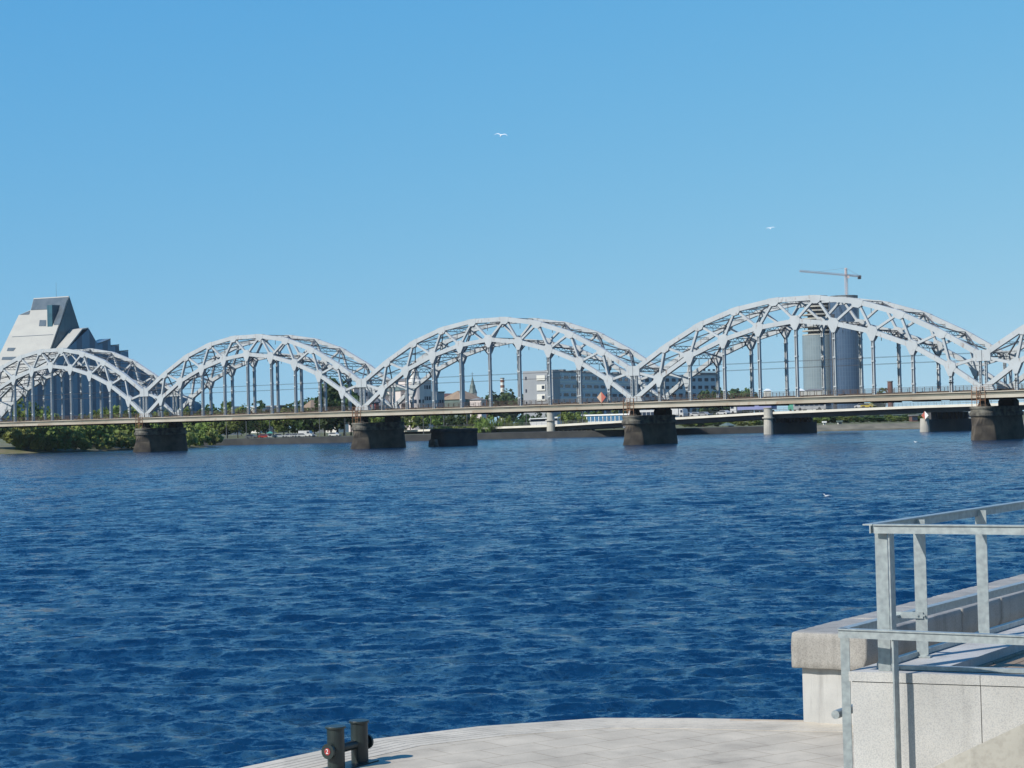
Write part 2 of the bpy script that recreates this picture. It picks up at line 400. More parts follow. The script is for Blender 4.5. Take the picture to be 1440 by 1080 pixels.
# ------------------------------------------------------------------ far land, bank and islet
BANK = [(-900, 700), (-420, 668), (-200, 655), (-90, 642), (-40, 628), (10, 618), (56, 612), (82, 612), (110, 612), (170, 618), (320, 640), (900, 720)]
def make_land():
    g = MB()
    front = [(x, y) for x, y in BANK]
    rows = [(6, 1.85), (40, 1.98), (150, 2.05), (600, 2.2), (3000, 2.5)]
    grid = [[Vector((x * (1 + d / 640.0), y + d, z)) for x, y in front] for d, z in rows]
    n = len(front); vs = [p for r in grid for p in r]; fs = []
    for k in range(len(rows) - 1):
        for i in range(n - 1):
            fs.append((k * n + i, k * n + i + 1, (k + 1) * n + i + 1, (k + 1) * n + i))
    g.add(vs, fs)
    tag(g.build('far_bank_ground', M['grass']), kind='structure')
    # masonry quay wall of the left part, sloping concrete revetment on the right part
    def strip(pts, prof, name, m):
        g = MB(); rings = []
        for x, y in pts: rings.append([Vector((x * (1 + d / 640.0), y + d, z)) for d, z in prof])
        k = len(prof); vs = [p for r in rings for p in r]
        g.add(vs, [(i * k + j, (i + 1) * k + j, (i + 1) * k + j + 1, i * k + j + 1) for i in range(len(pts) - 1) for j in range(k - 1)])
        return g.build(name, m)
    q = strip(BANK[:8], [(0, -1.5), (.4, 1.95), (1.2, 2.1), (1.8, 2.1), (1.8, 1.7), (6, 1.86)], 'quay_wall', M['quay'])
    tag(q, 'long dark stone quay wall along the far left bank', 'wall')
    s_ = strip([(82.3, 612)] + BANK[8:], [(0, -1.5), (.4, .45), (2.0, .55), (6.5, 2.0)], 'concrete_embankment', mat('weathered_revetment', (.30, .27, .20), (.17, .16, .12), rough=.9, scale=.25))
    tag(s_, 'low sloping beige concrete embankment on the far right bank', 'embankment')
make_land()

def make_islet():
    # low overgrown tongue of land under the left spans
    line = [(-420, 500), (-200, 515), (-150, 533), (-137, 536), (-128, 541), (-115, 553), (-105, 565), (-97, 580), (-91, 592), (-94, 602), (-110, 625), (-200, 650), (-420, 660)]
    c = Vector((-230, 590, 0)); g = MB(); rings = []
    for t, z in ((1.015, -.8), (1.0, .05), (.93, .9), (.8, 1.7), (.55, 2.6), (.2, 3.0)):
        r = []
        for k, (x, y) in enumerate(line):
            p = c + (Vector((x, y, 0)) - c) * t
            r.append((p.x + noise.noise(Vector((k * 1.7, t * 9, 0))) * 2.0, p.y + noise.noise(Vector((k * 1.3, t * 7, 4))) * 2.0, z + (noise.noise(Vector((k * .9, t * 5, 8))) * .25 if z > .1 else 0)))
        rings.append(r)
    g.loft(rings)
    tag(g.build('islet_ground', M['soil'], smooth=True), kind='structure')
make_islet()

# ------------------------------------------------------------------ railway bridge
TH, X0, D0, ZB, WID, LS = 0.69354, -94.46, 497.94, 9.006, 9.92, 77.8
bdir = Vector((math.cos(TH), -math.sin(TH), 0)); ndir = Vector((math.sin(TH), math.cos(TH), 0))
def pier_pos(i): return Vector((X0, D0, 0)) + bdir * (LS * i)
SLW = [.0820, .1797, .2858, .3915, .5]; HLW = [4.48, 8.64, 11.65, 13.62, 14.53]
SUP = [.1030, .2113, .3236, .4395]; HUP = [6.54, 10.81, 14.82, 17.43, 18.77]
Lx = [s * LS for s in SLW] + [(1 - s) * LS for s in SLW[:4][::-1]]; Lz = HLW + HLW[:4][::-1]
Ux = [0.55] + [s * LS for s in SUP] + [(1 - s) * LS for s in SUP[::-1]] + [LS - .55]; Uz = HUP + HUP[::-1]

def ribbon(g, pts, w, h, y):
    # continuous box chord through (x, z) nodes at lateral position y
    n = len(pts); top = []; bot = []
    for k in range(n):
        a = Vector(pts[max(k - 1, 0)]); b = Vector(pts[min(k + 1, n - 1)]); p = Vector(pts[k])
        d = (b - a).normalized(); nn = Vector((-d.y, d.x))
        if 0 < k < n - 1:
            d1 = (p - a).normalized(); c = max(.6, nn.dot(Vector((-d1.y, d1.x))))
        else: c = 1
        top.append(p + nn * (h / 2 / c)); bot.append(p - nn * (h / 2 / c))
    rings = [[(bot[k].x, y - w / 2, bot[k].y), (bot[k].x, y + w / 2, bot[k].y), (top[k].x, y + w / 2, top[k].y), (top[k].x, y - w / 2, top[k].y)] for k in range(n)]
    g.loft(rings)
def plate(g, cx, cz, y, w, pts, ang):
    P = []
    for x, z, rot in pts:
        if rot: x, z = x * math.cos(ang) - z * math.sin(ang), x * math.sin(ang) + z * math.cos(ang)
        P.append(Vector((cx + x, y - w / 2, cz + z)))
    g.prism(P, (0, w, 0))
def lattice(g, a, b, h, t=.13, n=9):
    a, b = Vector(a), Vector(b); up = Vector((0, 0, h / 2))
    g.beam(a + up, b + up, t, t); g.beam(a - up, b - up, t, t)
    for k in range(n):
        p, q = a.lerp(b, k / n), a.lerp(b, (k + 1) / n)
        s_ = 1 if k % 2 else -1
        g.beam(p + up * s_, q - up * s_, t * .55, t * .55)

def make_span():
    root = empty('arch_span', (0, 0, 0))
    for y in (0.0, WID):
        g = MB(); pl = [(0.2, .35)] + list(zip(Lx, Lz)) + [(LS - .2, .35)]
        ribbon(g, pl, .80, .88, y)
        for k in range(9):
            ang = math.atan2(pl[k + 2][1] - pl[k][1], pl[k + 2][0] - pl[k][0])
            plate(g, Lx[k], Lz[k], y, .88, [(-1.2, .35, 1), (-.68, 1.02, 1), (.68, 1.02, 1), (1.2, .35, 1), (1.0, -.56, 1), (.34, -1.75, 0), (-.34, -1.75, 0), (-1.0, -.56, 1)], ang)
        for x in (0.9, LS - .9):
            plate(g, x, .1, y, .90, [(-.75, -.15, 0), (-.75, 1.0, 0), (.75, 1.0, 0), (1.3, -.15, 0)] if x < 2 else [(-1.3, -.15, 0), (-.75, 1.0, 0), (.75, 1.0, 0), (.75, -.15, 0)], 0)
        g.build('lower_chord', M['steel'], root)
        g = MB(); pu = list(zip(Ux, Uz)); ribbon(g, pu, .80, .96, y)
        for k in range(1, 9):
            ang = math.atan2(pu[k + 1][1] - pu[k - 1][1], pu[k + 1][0] - pu[k - 1][0])
            plate(g, Ux[k], Uz[k], y, .88, [(-1.25, .46, 1), (1.25, .46, 1), (1.05, -.68, 1), (.5, -1.1, 1), (-.5, -1.1, 1), (-1.05, -.68, 1)], ang)
        for x, z in (pu[0], pu[-1]):
            plate(g, x + (.3 if x < 5 else -.3), z - .2, y, .88, [(-.8, .9, 0), (.8, .9, 0), (.8, -1.1, 0), (-.8, -1.1, 0)], 0)
        g.build('upper_chord', M['steel'], root)
        # web members
        for k in range(8):
            ux, uz = pu[k + 1]
            MB().beam((Lx[k], y, Lz[k]), (ux, y, uz), .56, .44, (1, 0, 0)).build('diagonal', M['steel'], root)
            MB().beam((ux, y, uz), (Lx[k + 1], y, Lz[k + 1]), .52, .44, (1, 0, 0)).build('diagonal', M['steel'], root)
        MB().beam((Lx[0], y, Lz[0]), (pu[0][0], y, pu[0][1] - .6), .56, .5).build('end_strut', M['steel'], root)
        MB().beam((Lx[8], y, Lz[8]), (pu[-1][0], y, pu[-1][1] - .6), .56, .5).build('end_strut', M['steel'], root)
        for k in range(9):
            g = MB(); z0, z1 = -.35, Lz[k] - .3; x = Lx[k]
            for s_ in (-1, 1):                           # built-up hanger: two side plates, a web and collars
                g.box((x + s_ * .21, y, (z0 + z1) / 2), (.09, .62, z1 - z0))
            g.box((x, y, (z0 + z1) / 2), (.33, .10, z1 - z0))
            for zz in (z0 + 1.9, z0 + (z1 - z0) * .55, z1 - 2.6):
                if zz > z0 + 1: g.box((x, y, zz), (.62, .72, .26))
            g.build('hanger', M['steel'], root)
        for x in (.55, LS - .55):
            g = MB()
            for s_ in (-1, 1): g.box((x + s_ * .17, y, (HUP[0] + .6) / 2), (.11, .5, HUP[0] - .6))
            for k in range(8): g.box((x, y, .9 + k * .72), (.22, .42, .08))
            g.build('end_post', M['steel'], root)
    # bracing between the two trusses
    y0, y1 = .42, WID - .42
    for k in range(10):
        g = MB(); x, z = Ux[k], Uz[k]
        lattice(g, (x, y0, z - .1), (x, y1, z - .1), .7)
        if 1 <= k <= 8:
            g.beam((x, WID / 2, z - .5), (x, WID / 2, z - 2.0), .10, .10, (1, 0, 0))
        g.build('upper_cross_strut', M['steel2'], root)
    g = MB()
    for k in range(9):
        a0, a1 = Vector((Ux[k], y0, Uz[k] - .2)), Vector((Ux[k], y1, Uz[k] - .2))
        b0, b1 = Vector((Ux[k + 1], y0, Uz[k + 1] - .2)), Vector((Ux[k + 1], y1, Uz[k + 1] - .2))
        g.beam(a0, b1, .22, .22); g.beam(a1 + Vector((0, 0, .25)), b0 + Vector((0, 0, .25)), .22, .22)
        lattice(g, a0.lerp(b0, .5) - Vector((0, 0, .1)), a1.lerp(b1, .5) - Vector((0, 0, .1)), .34, .08, 8)
    g.build('upper_wind_bracing', M['steel2'], root)
    for k in range(1, 8):
        g = MB(); x, z = Lx[k], Lz[k]
        lattice(g, (x, y0, z), (x, y1, z), .75, .14, 10)
        for yy, s_ in ((y0, 1), (y1, -1)):
            g.beam((x, yy, z - 2.0), (x, yy + s_ * 2.0, z - .35), .18, .18, (1, 0, 0))
        for q in (.33, .67): g.beam((x, WID * q, z - .4), (x, WID * q, z - 1.7), .09, .09, (1, 0, 0))
        g.build('portal_strut', M['steel2'], root)
    g = MB()
    for k in range(1, 7):
        a0, a1 = Vector((Lx[k], y0, Lz[k])), Vector((Lx[k], y1, Lz[k]))
        b0, b1 = Vector((Lx[k + 1], y0, Lz[k + 1])), Vector((Lx[k + 1], y1, Lz[k + 1]))
        g.beam(a0, b1, .2, .2); g.beam(a1 + Vector((0, 0, .23)), b0 + Vector((0, 0, .23)), .2, .2)
        lattice(g, a0.lerp(b0, .5), a1.lerp(b1, .5), .4, .09, 8)
    g.build('lower_wind_bracing', M['steel2'], root)
    # deck
    g = MB()
    g.bx(.06, LS - .06, -.8, WID + .8, -.62, -.36)
    for yy in (2.2, 3.9, 6.0, 7.7): g.bx(.3, LS - .3, yy - .2, yy + .2, -1.45, -.62)
    xs = [.9] + Lx + [LS - .9]
    for x in xs: g.bx(x - .22, x + .22, -.35, WID + .35, -1.75, -.625)
    for a, b in zip(xs[:-1], xs[1:]): g.bx((a + b) / 2 - .16, (a + b) / 2 + .16, -.35, WID + .35, -1.6, -.625)
    g.build('deck_floor', M['deckdark'], root)
    MB().bx(.08, LS - .08, 1.3, WID - 1.3, -.355, -.05).build('ballast_bed', M['ballast'], root)
    for yy in (3.05, 6.85):
        g = MB()
        for s_ in (-.76, .76): g.bx(.1, LS - .1, yy + s_ - .05, yy + s_ + .05, -.045, .12)
        g.build('track', M['rust'], root)
    for yy, s_ in ((-.8, -1), (WID + .8, 1)):
        g = MB(); g.bx(.05, LS - .05, min(yy, yy + s_ * 1.3), max(yy, yy + s_ * 1.3), -.40, -.22)
        g.build('walkway', M['edge'], root)
        y2 = yy + s_ * 1.05
        MB().bx(.07, LS - .07, y2 - .06, y2 + .06, -.86, -.405).build('walkway_web', M['olive'], root)
        g = MB(); y3 = yy + s_ * 1.2
        g.bx(.05, LS - .05, y3 - .17, y3 + .17, -1.45, -.865)
        g.build('edge_girder', M['edge'], root)
        g = MB(); yr = yy + s_ * 1.15
        k = 0.4
        while k < LS:
            g.beam((k, yr, -.22), (k, yr, .92), .07, .07, (1, 0, 0)); k += 1.55
        for z in (.9, .55, .2): g.beam((.2, yr, z), (LS - .2, yr, z), .055, .055)
        g.build('railing', M['rust'], root)
    g = MB()
    for yy in (3.05, 6.85):
        for z in (5.6, 6.9): g.beam((0.2, yy, z), (LS - .2, yy, z), .05, .05)
    g.build('overhead_wires', M['wire'], root)
    return root

span0 = make_span()
SPAN_LABELS = [(-1, 'pale grey steel arch span at the far left, in front of the pointed library'),
               (0, 'smaller of the two whole arch spans left of the hotel, ending beside the library glass'),
               (1, 'middle arch span of the railway bridge, crossing the pink palace and the long grey hotel'),
               (2, 'tallest-looking arch span of the railway bridge, in front of the twin towers'),
               (3, 'arch span cut off by the right edge of the view')]
for n_, (i, lab) in enumerate(SPAN_LABELS):
    o = span0 if n_ == 0 else copy_tree(span0)
    p = pier_pos(i)
    o.location = (p.x, p.y, ZB); o.rotation_euler = (0, 0, -TH)
    tag(o, lab, 'bridge span', 'arch spans of the railway bridge')

def make_pier():
    root = empty('bridge_pier', (0, 0, 0))
    def ring(y0, y1, r, z, sharp=0.0, n=14):
        # stadium outline in local x (along bridge) / y (across); sharp pulls the upstream nose to a point
        P = []
        for k in range(n + 1):
            a = math.pi + math.pi * k / n
            x, y = r * math.cos(a), r * math.sin(a)
            if sharp:
                tri_y = -(r + sharp) * (1 - abs(x) / r)
                y = y * .15 + tri_y * .85
            P.append((x, y0 + y, z))
        for k in range(n + 1):
            a = math.pi * k / n
            P.append((r * math.cos(a), y1 + r * math.sin(a) * .8, z))
        return P
    g = MB()
    g.loft([ring(-.6, 11.0, 2.55, -2.0, 1.9), ring(-.6, 11.0, 2.5, .2, 1.6), ring(-.7, 11.0, 2.2, 2.6, .7), ring(-.9, 11.0, 2.0, 4.05, 0.0), ring(-.9, 11.0, 1.98, 4.3, 0)])
    g.build('shaft', M['stone'], root)
    g = MB()
    g.loft([ring(-.9, 11.0, 2.22, 4.3), ring(-.9, 11.0, 2.28, 4.42), ring(-.9, 11.0, 2.28, 5.02), ring(-.9, 11.0, 2.05, 5.10), ring(-.9, 11.0, 2.05, 5.62), ring(-.9, 11.0, 2.20, 5.66), ring(-.9, 11.0, 2.20, 5.98), ring(-.9, 11.0, 1.9, 6.06)])
    g.build('cap', M['stonecap'], root)
    for y in (0.0, WID):
        g = MB()
        if y > 1:
            g.prism([(-1.5, y - 1.2, 6.0), (1.5, y - 1.2, 6.0), (1.5, y - 1.2, 7.0), (.8, y - 1.2, 7.55), (-.8, y - 1.2, 7.55), (-1.5, y - 1.2, 7.0)], (0, 2.4, 0))
        else:
            g.prism([(-1.0, y - .8, 6.0), (1.0, y - .8, 6.0), (.6, y - .8, 6.9), (.55, y - .8, 7.5), (-.55, y - .8, 7.5), (-.6, y - .8, 6.9)], (0, 1.6, 0))
        g.build('bearing_block', M['stonedark'], root)
        g = MB()
        for s_ in (-1, 1):
            g.bx(s_ * .75 - .35, s_ * .75 + .35, y - .45, y + .45, 7.2 if y > 1 else 7.5, 8.75)
        g.build('bearing', M['rust'], root)
    # rusty maintenance cage on the upstream side
    g = MB()
    for x in (-1.3, -.35, .35, 1.3):
        g.beam((x, -2.25, 6.0), (x, -2.25, 9.6), .09, .09, (1, 0, 0))
    for z in (7.2, 8.2, 9.55):
        g.beam((-1.3, -2.25, z), (1.3, -2.25, z), .07, .07)
    for k in range(9): g.beam((-.35, -2.25, 6.2 + k * .38), (.35, -2.25, 6.2 + k * .38), .06, .06)
    g.build('maintenance_ladder', M['rustlight'], root)
    return root
pier0 = make_pier()
for n_, (i, lab) in enumerate([(0, 'stone bridge pier beside the bushy islet, standing leftmost in the water'),
                               (1, 'stone bridge pier below the pink palace, just left of the flat stump'),
                               (2, 'stone bridge pier below the red and white diamond sign and the hotel'),
                               (3, 'brown stone bridge pier nearest to the right edge of the view')]):
    o = pier0 if n_ == 0 else copy_tree(pier0)
    p = pier_pos(i); o.location = (p.x, p.y, 0); o.rotation_euler = (0, 0, -TH)
    tag(o, lab, 'pier', 'stone piers of the railway bridge')

def make_stump():
    p = Vector((-17.5, 458, 0)); root = empty('pier_stump', p, -TH)
    tag(root, 'flat-topped old pier stump with grass growing on its top', 'pier stump')
    def ring(r, z, y0=0, y1=11.2, n=10):
        P = [(r * math.cos(math.pi + math.pi * k / n), y0 + r * math.sin(math.pi + math.pi * k / n), z) for k in range(n + 1)]
        return P + [(r * math.cos(math.pi * k / n), y1 + r * .5 * math.sin(math.pi * k / n), z) for k in range(n + 1)]
    g = MB(); g.loft([ring(2.2, -2), ring(2.1, .6), ring(1.95, 3.3), ring(2.2, 3.35), ring(2.2, 4.0), ring(1.9, 4.15)])
    g.build('masonry', M['stonedark'], root)
    g = MB()
    rn = [[( (1.5 - .12 * j) * math.cos(2 * math.pi * k / 9) + noise.noise(Vector((k, j, 3))) * .3, -2.1 + (1.3 - .2 * j) * math.sin(2 * math.pi * k / 9), z) for k in range(9)] for j, z in enumerate((-.5, .5, 1.3, 1.7))]
    g.loft(rn); g.build('broken_nose', M['stonecap'], root)
    g = MB(); rnd = random.Random(5)
    for _ in range(700):
        x, y = rnd.uniform(-1.7, 1.7), rnd.uniform(-1.5, 12.0); h = rnd.uniform(.25, .75); a = rnd.uniform(0, 6.3)
        dx, dy = .12 * math.cos(a), .12 * math.sin(a)
        g.add([(x - dx, y - dy, 4.1), (x + dx, y + dy, 4.1), (x + rnd.uniform(-.2, .2), y + rnd.uniform(-.2, .2), 4.1 + h)], [(0, 1, 2)])
    tag(g.build('grass', M['leaf_light'], root), kind='stuff')
make_stump()

def make_diamond():
    q = pier_pos(2) - bdir * 6.9 - ndir * 2.25
    root = empty('diamond_sign', (q.x, q.y, ZB + 1.0), -TH)
    tag(root, 'red and pale diamond navigation sign on the bridge railing above the middle pier', 'sign')
    s_ = 1.15
    MB().prism([(-s_, 0, 0), (0, 0, -s_), (0, 0, s_)], (0, .08, 0)).build('pale_half', M['paleorange'], root)
    MB().prism([(.004, 0, -s_), (s_, 0, 0), (.004, 0, s_)], (0, .08, 0)).build('red_half', M['signred'], root)
    MB().beam((0, .16, -1.6), (0, .16, 1.0), .1, .1, (1, 0, 0)).build('sign_post', M['rust'], root)
M['paleorange'] = mat('faded_sign_cream', (.72, .50, .34), (.66, .46, .33), rough=.6, scale=2)
M['signred'] = mat('faded_sign_red', (.62, .16, .11), (.55, .14, .10), rough=.6, scale=2)
make_diamond()

# ------------------------------------------------------------------ road bridge behind
RB = [Vector((-50, 694, 0)), Vector((12.7, 627, 0)), Vector((74.3, 560, 0)), Vector((111, 520, 0)), Vector((190, 434, 0)), Vector((270, 347, 0))]
RZ = [3.3, 4.2, 6.45, 7.1, 7.4, 7.3]
RN = Vector((.737, .676, 0))
def make_road_bridge():
    root = empty('road_bridge', (0, 0, 0))
    tag(root, 'low concrete road bridge with dark girders behind the railway arches', 'bridge')
    def sweep(prof, name, m):
        rings = [[p + RN * a + Vector((0, 0, z + b)) for a, b in prof] for p, z in zip(RB, RZ)]
        MB().loft(rings).build(name, m, root)
    sweep([(0, -.68), (0, 0), (.5, 0), (.5, -.68)][::-1], 'near_fascia', mat('cream_fascia', (.95, .90, .78), (.80, .75, .64), rough=.8, scale=.2))
    sweep([(19.5, -.55), (19.5, 0), (20, 0), (20, -.55)][::-1], 'far_fascia', M['concrete'])
    sweep([(.5, -.5), (.5, -.12), (19.5, -.12), (19.5, -.5)][::-1], 'roadway', M['asphalt'])
    for a in (1.7, 6.5, 11.5, 16.5):
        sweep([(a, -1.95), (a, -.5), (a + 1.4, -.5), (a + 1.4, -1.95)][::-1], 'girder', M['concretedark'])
    for a in (.25, 19.75):
        g = MB()
        for k in range(len(RB) - 1):
            p0 = RB[k] + RN * a + Vector((0, 0, RZ[k])); p1 = RB[k + 1] + RN * a + Vector((0, 0, RZ[k + 1]))
            for h in (.5, 1.0): g.beam(p0 + Vector((0, 0, h)), p1 + Vector((0, 0, h)), .06, .06)
            n = int((p1 - p0).length / 2.5)
            for j in range(n):
                q = p0.lerp(p1, j / n); g.beam(q, q + Vector((0, 0, 1.0)), .06, .06, (1, 0, 0))
        g.build('railing', M['steel2'], root)
M['asphalt'] = mat('asphalt', (.055, .055, .058), (.04, .04, .042), rough=.9, scale=2)
make_road_bridge()
for i, lab, zt in ((1, 'pale rounded road bridge pier beside the white-roofed riverside pavilion', 8.3), (2, 'road bridge pier seen under the arch in front of the twin towers', 7.5), (3, 'road bridge pier carrying a small red and white diamond sign', 3.6)):
    p = RB[i]; root = empty('road_bridge_pier', (p.x, p.y, 0), math.atan2(RN.y, RN.x) - R(90))
    tag(root, lab, 'pier', 'piers of the road bridge')
    zb = RZ[i] - 1.96
    g = MB(); g.cyl(0, -.6, -2, zt, 1.5, 16, 1.2)
    if zt > 5: g.cyl(0, -.6, zt - 2.9, zt - 2.55, 1.75, 16); g.cyl(0, -.6, zt, zt + .2, 1.4, 16)
    g.build('nose_column', M['concrete'], root, smooth=False)
    g = MB(); g.bx(-1.25, 1.25, .3, 20.0, -2, min(zb - .5, 3.3))
    for k in range(9): g.bx(-.6, .6, 1.5 + k * 2.1, 2.2 + k * 2.1, min(zb - .5, 3.3) - .01, zb - .004)
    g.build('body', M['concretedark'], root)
    if i == 3:
        s_ = 1.15
        d = empty('diamond_sign', (p.x - .75, p.y - 2.2, 4.4), math.atan2(RN.y, RN.x) - R(90))
        tag(d, 'small diamond navigation sign, half red and half white, on a road bridge pier', 'sign')
        MB().prism([(-s_, 0, 0), (0, 0, -s_), (0, 0, s_)], (0, .06, 0)).build('red_half', M['signred'], d)
        MB().prism([(.004, 0, -s_), (s_, 0, 0), (.004, 0, s_)], (0, .06, 0)).build('white_half', M['white'], d)
        MB().beam((0, .14, -1.7), (0, .14, .9), .12, .1, (1, 0, 0)).build('sign_post', M['steel2'], d)

# ------------------------------------------------------------------ vehicles
def paint(name, c): 
    return mat(name, c, tuple(x * .9 for x in c), rough=.3, scale=1)
PAINT = {k: paint(k + '_car_paint', c) for k, c in dict(white=(.75, .75, .74), silver=(.45, .46, .47), red=(.40, .04, .03), green=(.12, .42, .30), blue=(.05, .10, .35), grey=(.16, .17, .18), violet=(.34, .36, .62), yellow=(.6, .45, .06)).items()}
def car_meshes(kind):
    body = MB(); glass = MB(); w = .86
    if kind == 'car':
        prof = [(-2.1, .35), (2.1, .35), (2.15, .75), (1.2, .92), (.55, 1.42), (-1.2, 1.45), (-1.95, .95), (-2.15, .8)]
        body.prism([(x, -w, z) for x, z in prof], (0, 2 * w, 0))
        gp = [(1.05, .93), (.5, 1.36), (-1.15, 1.38), (-1.75, .96)]
        glass.prism([(x, -w - .01, z) for x, z in gp], (0, 2 * w + .02, 0)); wh = [(1.35, .33), (-1.3, .33)]; r = .33
    elif kind == 'van':
        prof = [(-2.6, .4), (2.6, .4), (2.6, 1.0), (1.9, 1.25), (1.4, 2.2), (-2.6, 2.25)]
        body.prism([(x, -1, z) for x, z in prof], (0, 2, 0))
        glass.prism([(x, -1.01, z) for x, z in [(1.75, 1.3), (1.4, 2.0), (.6, 2.0), (.6, 1.3)]], (0, 2.02, 0)); wh = [(1.7, .38), (-1.7, .38)]; r = .38
    elif kind == 'box_truck':
        body.prism([(x, -1.2, z) for x, z in [(-4.2, .95), (2.2, .95), (2.2, 3.6), (-4.2, 3.6)]], (0, 2.4, 0))
        body.prism([(x, -1.1, z) for x, z in [(2.4, .5), (4.2, .5), (4.2, 1.5), (3.9, 2.7), (2.4, 2.8)]], (0, 2.2, 0))
        body.bx(-4.1, 3.5, -.5, .5, .6, .93)
        glass.prism([(x, -1.11, z) for x, z in [(4.05, 1.6), (3.85, 2.4), (3.0, 2.4), (3.0, 1.6)]], (0, 2.22, 0)); wh = [(3.3, .48), (-1.9, .48), (-3.1, .48)]; r = .48
    elif kind == 'cab':
        body.prism([(x, -1.2, z) for x, z in [(-2.4, .5), (0, .5), (0, 3.4), (-.9, 3.6), (-2.2, 2.9), (-2.4, 1.6)]], (0, 2.4, 0))
        glass.prism([(x, -1.21, z) for x, z in [(-2.25, 1.7), (-2.1, 2.7), (-1.0, 2.7), (-1.0, 1.7)]], (0, 2.42, 0)); wh = [(-1.4, .5)]; r = .5
    elif kind == 'bus':
        prof = [(-5.8, .4), (5.8, .4), (5.9, 1.2), (5.75, 2.85), (5.5, 3.0), (-5.7, 3.0), (-5.9, 2.7)]
        body.prism([(x, -1.25, z) for x, z in prof], (0, 2.5, 0))
        for k in range(6): glass.bx(-5.4 + k * 1.8, -3.8 + k * 1.8, -1.265, 1.265, 1.35, 2.35)
        glass.bx(5.3, 5.93, -1.1, 1.1, 1.3, 2.5); wh = [(3.6, .48), (-3.4, .48)]; r = .48
    wheel = MB()
    n = 14
    wheel.loft([[(r * math.cos(2 * math.pi * i / n), y, r * math.sin(2 * math.pi * i / n)) for i in range(n)] for y in (-.11, .11)])
    hw = {'car': w - .05, 'van': .95, 'box_truck': 1.1, 'cab': 1.1, 'bus': 1.18}[kind]
    return body, glass, wheel, wh, hw
VEH = {}
def vehicle(name, kind, col, loc, rz, label, cat, group=None, slope=0.0):
    root = empty(name, loc, rz)
    if slope: root.rotation_euler = (0, slope, rz)
    tag(root, label, cat, group)
    key = (kind, col)
    if key not in VEH:
        b, g, w, wh, hw = car_meshes(kind)
        VEH[key] = (b.mesh('body', PAINT[col]), g.mesh('window', M['glassdark']), w.mesh('wheel', M['carblack']), wh, hw)
    b, g, w, wh, hw = VEH[key]
    inst('body', b, root, (0, 0, 0)); inst('window', g, root, (0, 0, 0))
    for x, z in wh:
        for s_ in (-1, 1): inst('wheel', w, root, (x, s_ * hw, z + .005))
    return root
RBD = (RB[2] - RB[1]).normalized()
RBANG = math.atan2(RBD.y, RBD.x)
def road_point(px, off):
    # point of the roadway seen at photo column px, off metres behind the near edge
    for k in range(len(RB) - 1):
        for j in range(201):
            t = j / 200; p = RB[k].lerp(RB[k + 1], t) + RN * off
            if abs(720 + F * p.x / p.y - px) < 1.2:
                return Vector((p.x, p.y, RZ[k] * (1 - t) + RZ[k + 1] * t - .115))
    return None
GV = 'vehicles on the road bridge'
for px, off, kind, col, flip, lab in (
        (907, 3.0, 'bus', 'white', 0, 'white bus on the road bridge showing just above the middle pier top'),
        (949, 3.0, 'box_truck', 'white', 0, 'white box lorry on the road bridge right of the middle pier'),
        (969, 5.5, 'car', 'white', 0, 'first white car behind the white box lorry on the road bridge'),
        (980, 5.5, 'car', 'white', 0, 'second white car behind the white box lorry on the road bridge'),
        (990, 5.5, 'car', 'silver', 0, 'silver car third behind the white box lorry on the road bridge'),
        (1017, 3.2, 'car', 'white', 1, 'white car in the gap between box lorry and violet articulated lorry'),
        (1121, 3.0, 'van', 'green', 0, 'green van on the road bridge right of the slim bridge pier'),
        (1142, 3.0, 'bus', 'silver', 0, 'silver bus on the road bridge below the twin towers'),
        (1156, 5.0, 'car', 'white', 1, 'white car right behind the silver bus on the road bridge'),
        (1212, 3.0, 'car', 'white', 1, 'white car on the road bridge right of the twin towers'),
        (1221, 3.0, 'car', 'yellow', 0, 'yellowish car on the road bridge right of the twin towers')):
    q = road_point(px, off)
    vehicle({'bus': 'bus', 'box_truck': 'box_truck', 'car': 'car', 'van': 'van'}[kind], kind, col, q, RBANG + (math.pi if flip else 0), lab, {'bus': 'bus', 'box_truck': 'lorry', 'car': 'car', 'van': 'van'}[kind], GV if kind == 'car' else None)
q = road_point(1038, 3.0)
root = vehicle('articulated_lorry', 'cab', 'white', q, RBANG, 'lorry with white cab and long violet trailer on the road bridge', 'lorry')
MB().bx(.4, 13.4, -1.25, 1.25, 1.2, 3.9).build('trailer', PAINT['violet'], root)
g = MB()
for x in (9.5, 10.8, 12.1):
    for s_ in (-1, 1):
        g.loft([[(x + .48 * math.cos(2 * math.pi * i / 14), s_ * 1.05 + y, .5 + .48 * math.sin(2 * math.pi * i / 14)) for i in range(14)] for y in (-.14, .14)])
g.build('trailer_wheels', M['carblack'], root)

# cars parked on the far quay
GQ = 'cars parked on the far quay'
for px, col, kind, lab in ((352, 'grey', 'car', 'dark grey car at the left end of the far quay parking'),
                           (371, 'red', 'car', 'red car parked on the far quay left of the green kiosk'),
                           (391, 'white', 'car', 'white car parked alone near the green kiosk on the far quay'),
                           (407, 'silver', 'car', 'silver car left of the white parked cars on the far quay'),
                           (413.5, 'white', 'car', 'white car parked in the middle of the far quay row'),
                           (424, 'white', 'car', 'white car parked right of the middle one on the far quay'),
                           (429.5, 'white', 'van', 'taller white van near the lamp post on the far quay'),
                           (435, 'silver', 'car', 'silver car parked left of a lamp post on the far quay'),
                           (469, 'white', 'car', 'white car parked alone right of the lamp post on the far quay')):
    Y = 652; vehicle('parked_' + kind, kind, col, (gx(px, Y), Y, 1.93), R(random.uniform(-25, 25)), lab, kind, GQ if kind == 'car' else None)

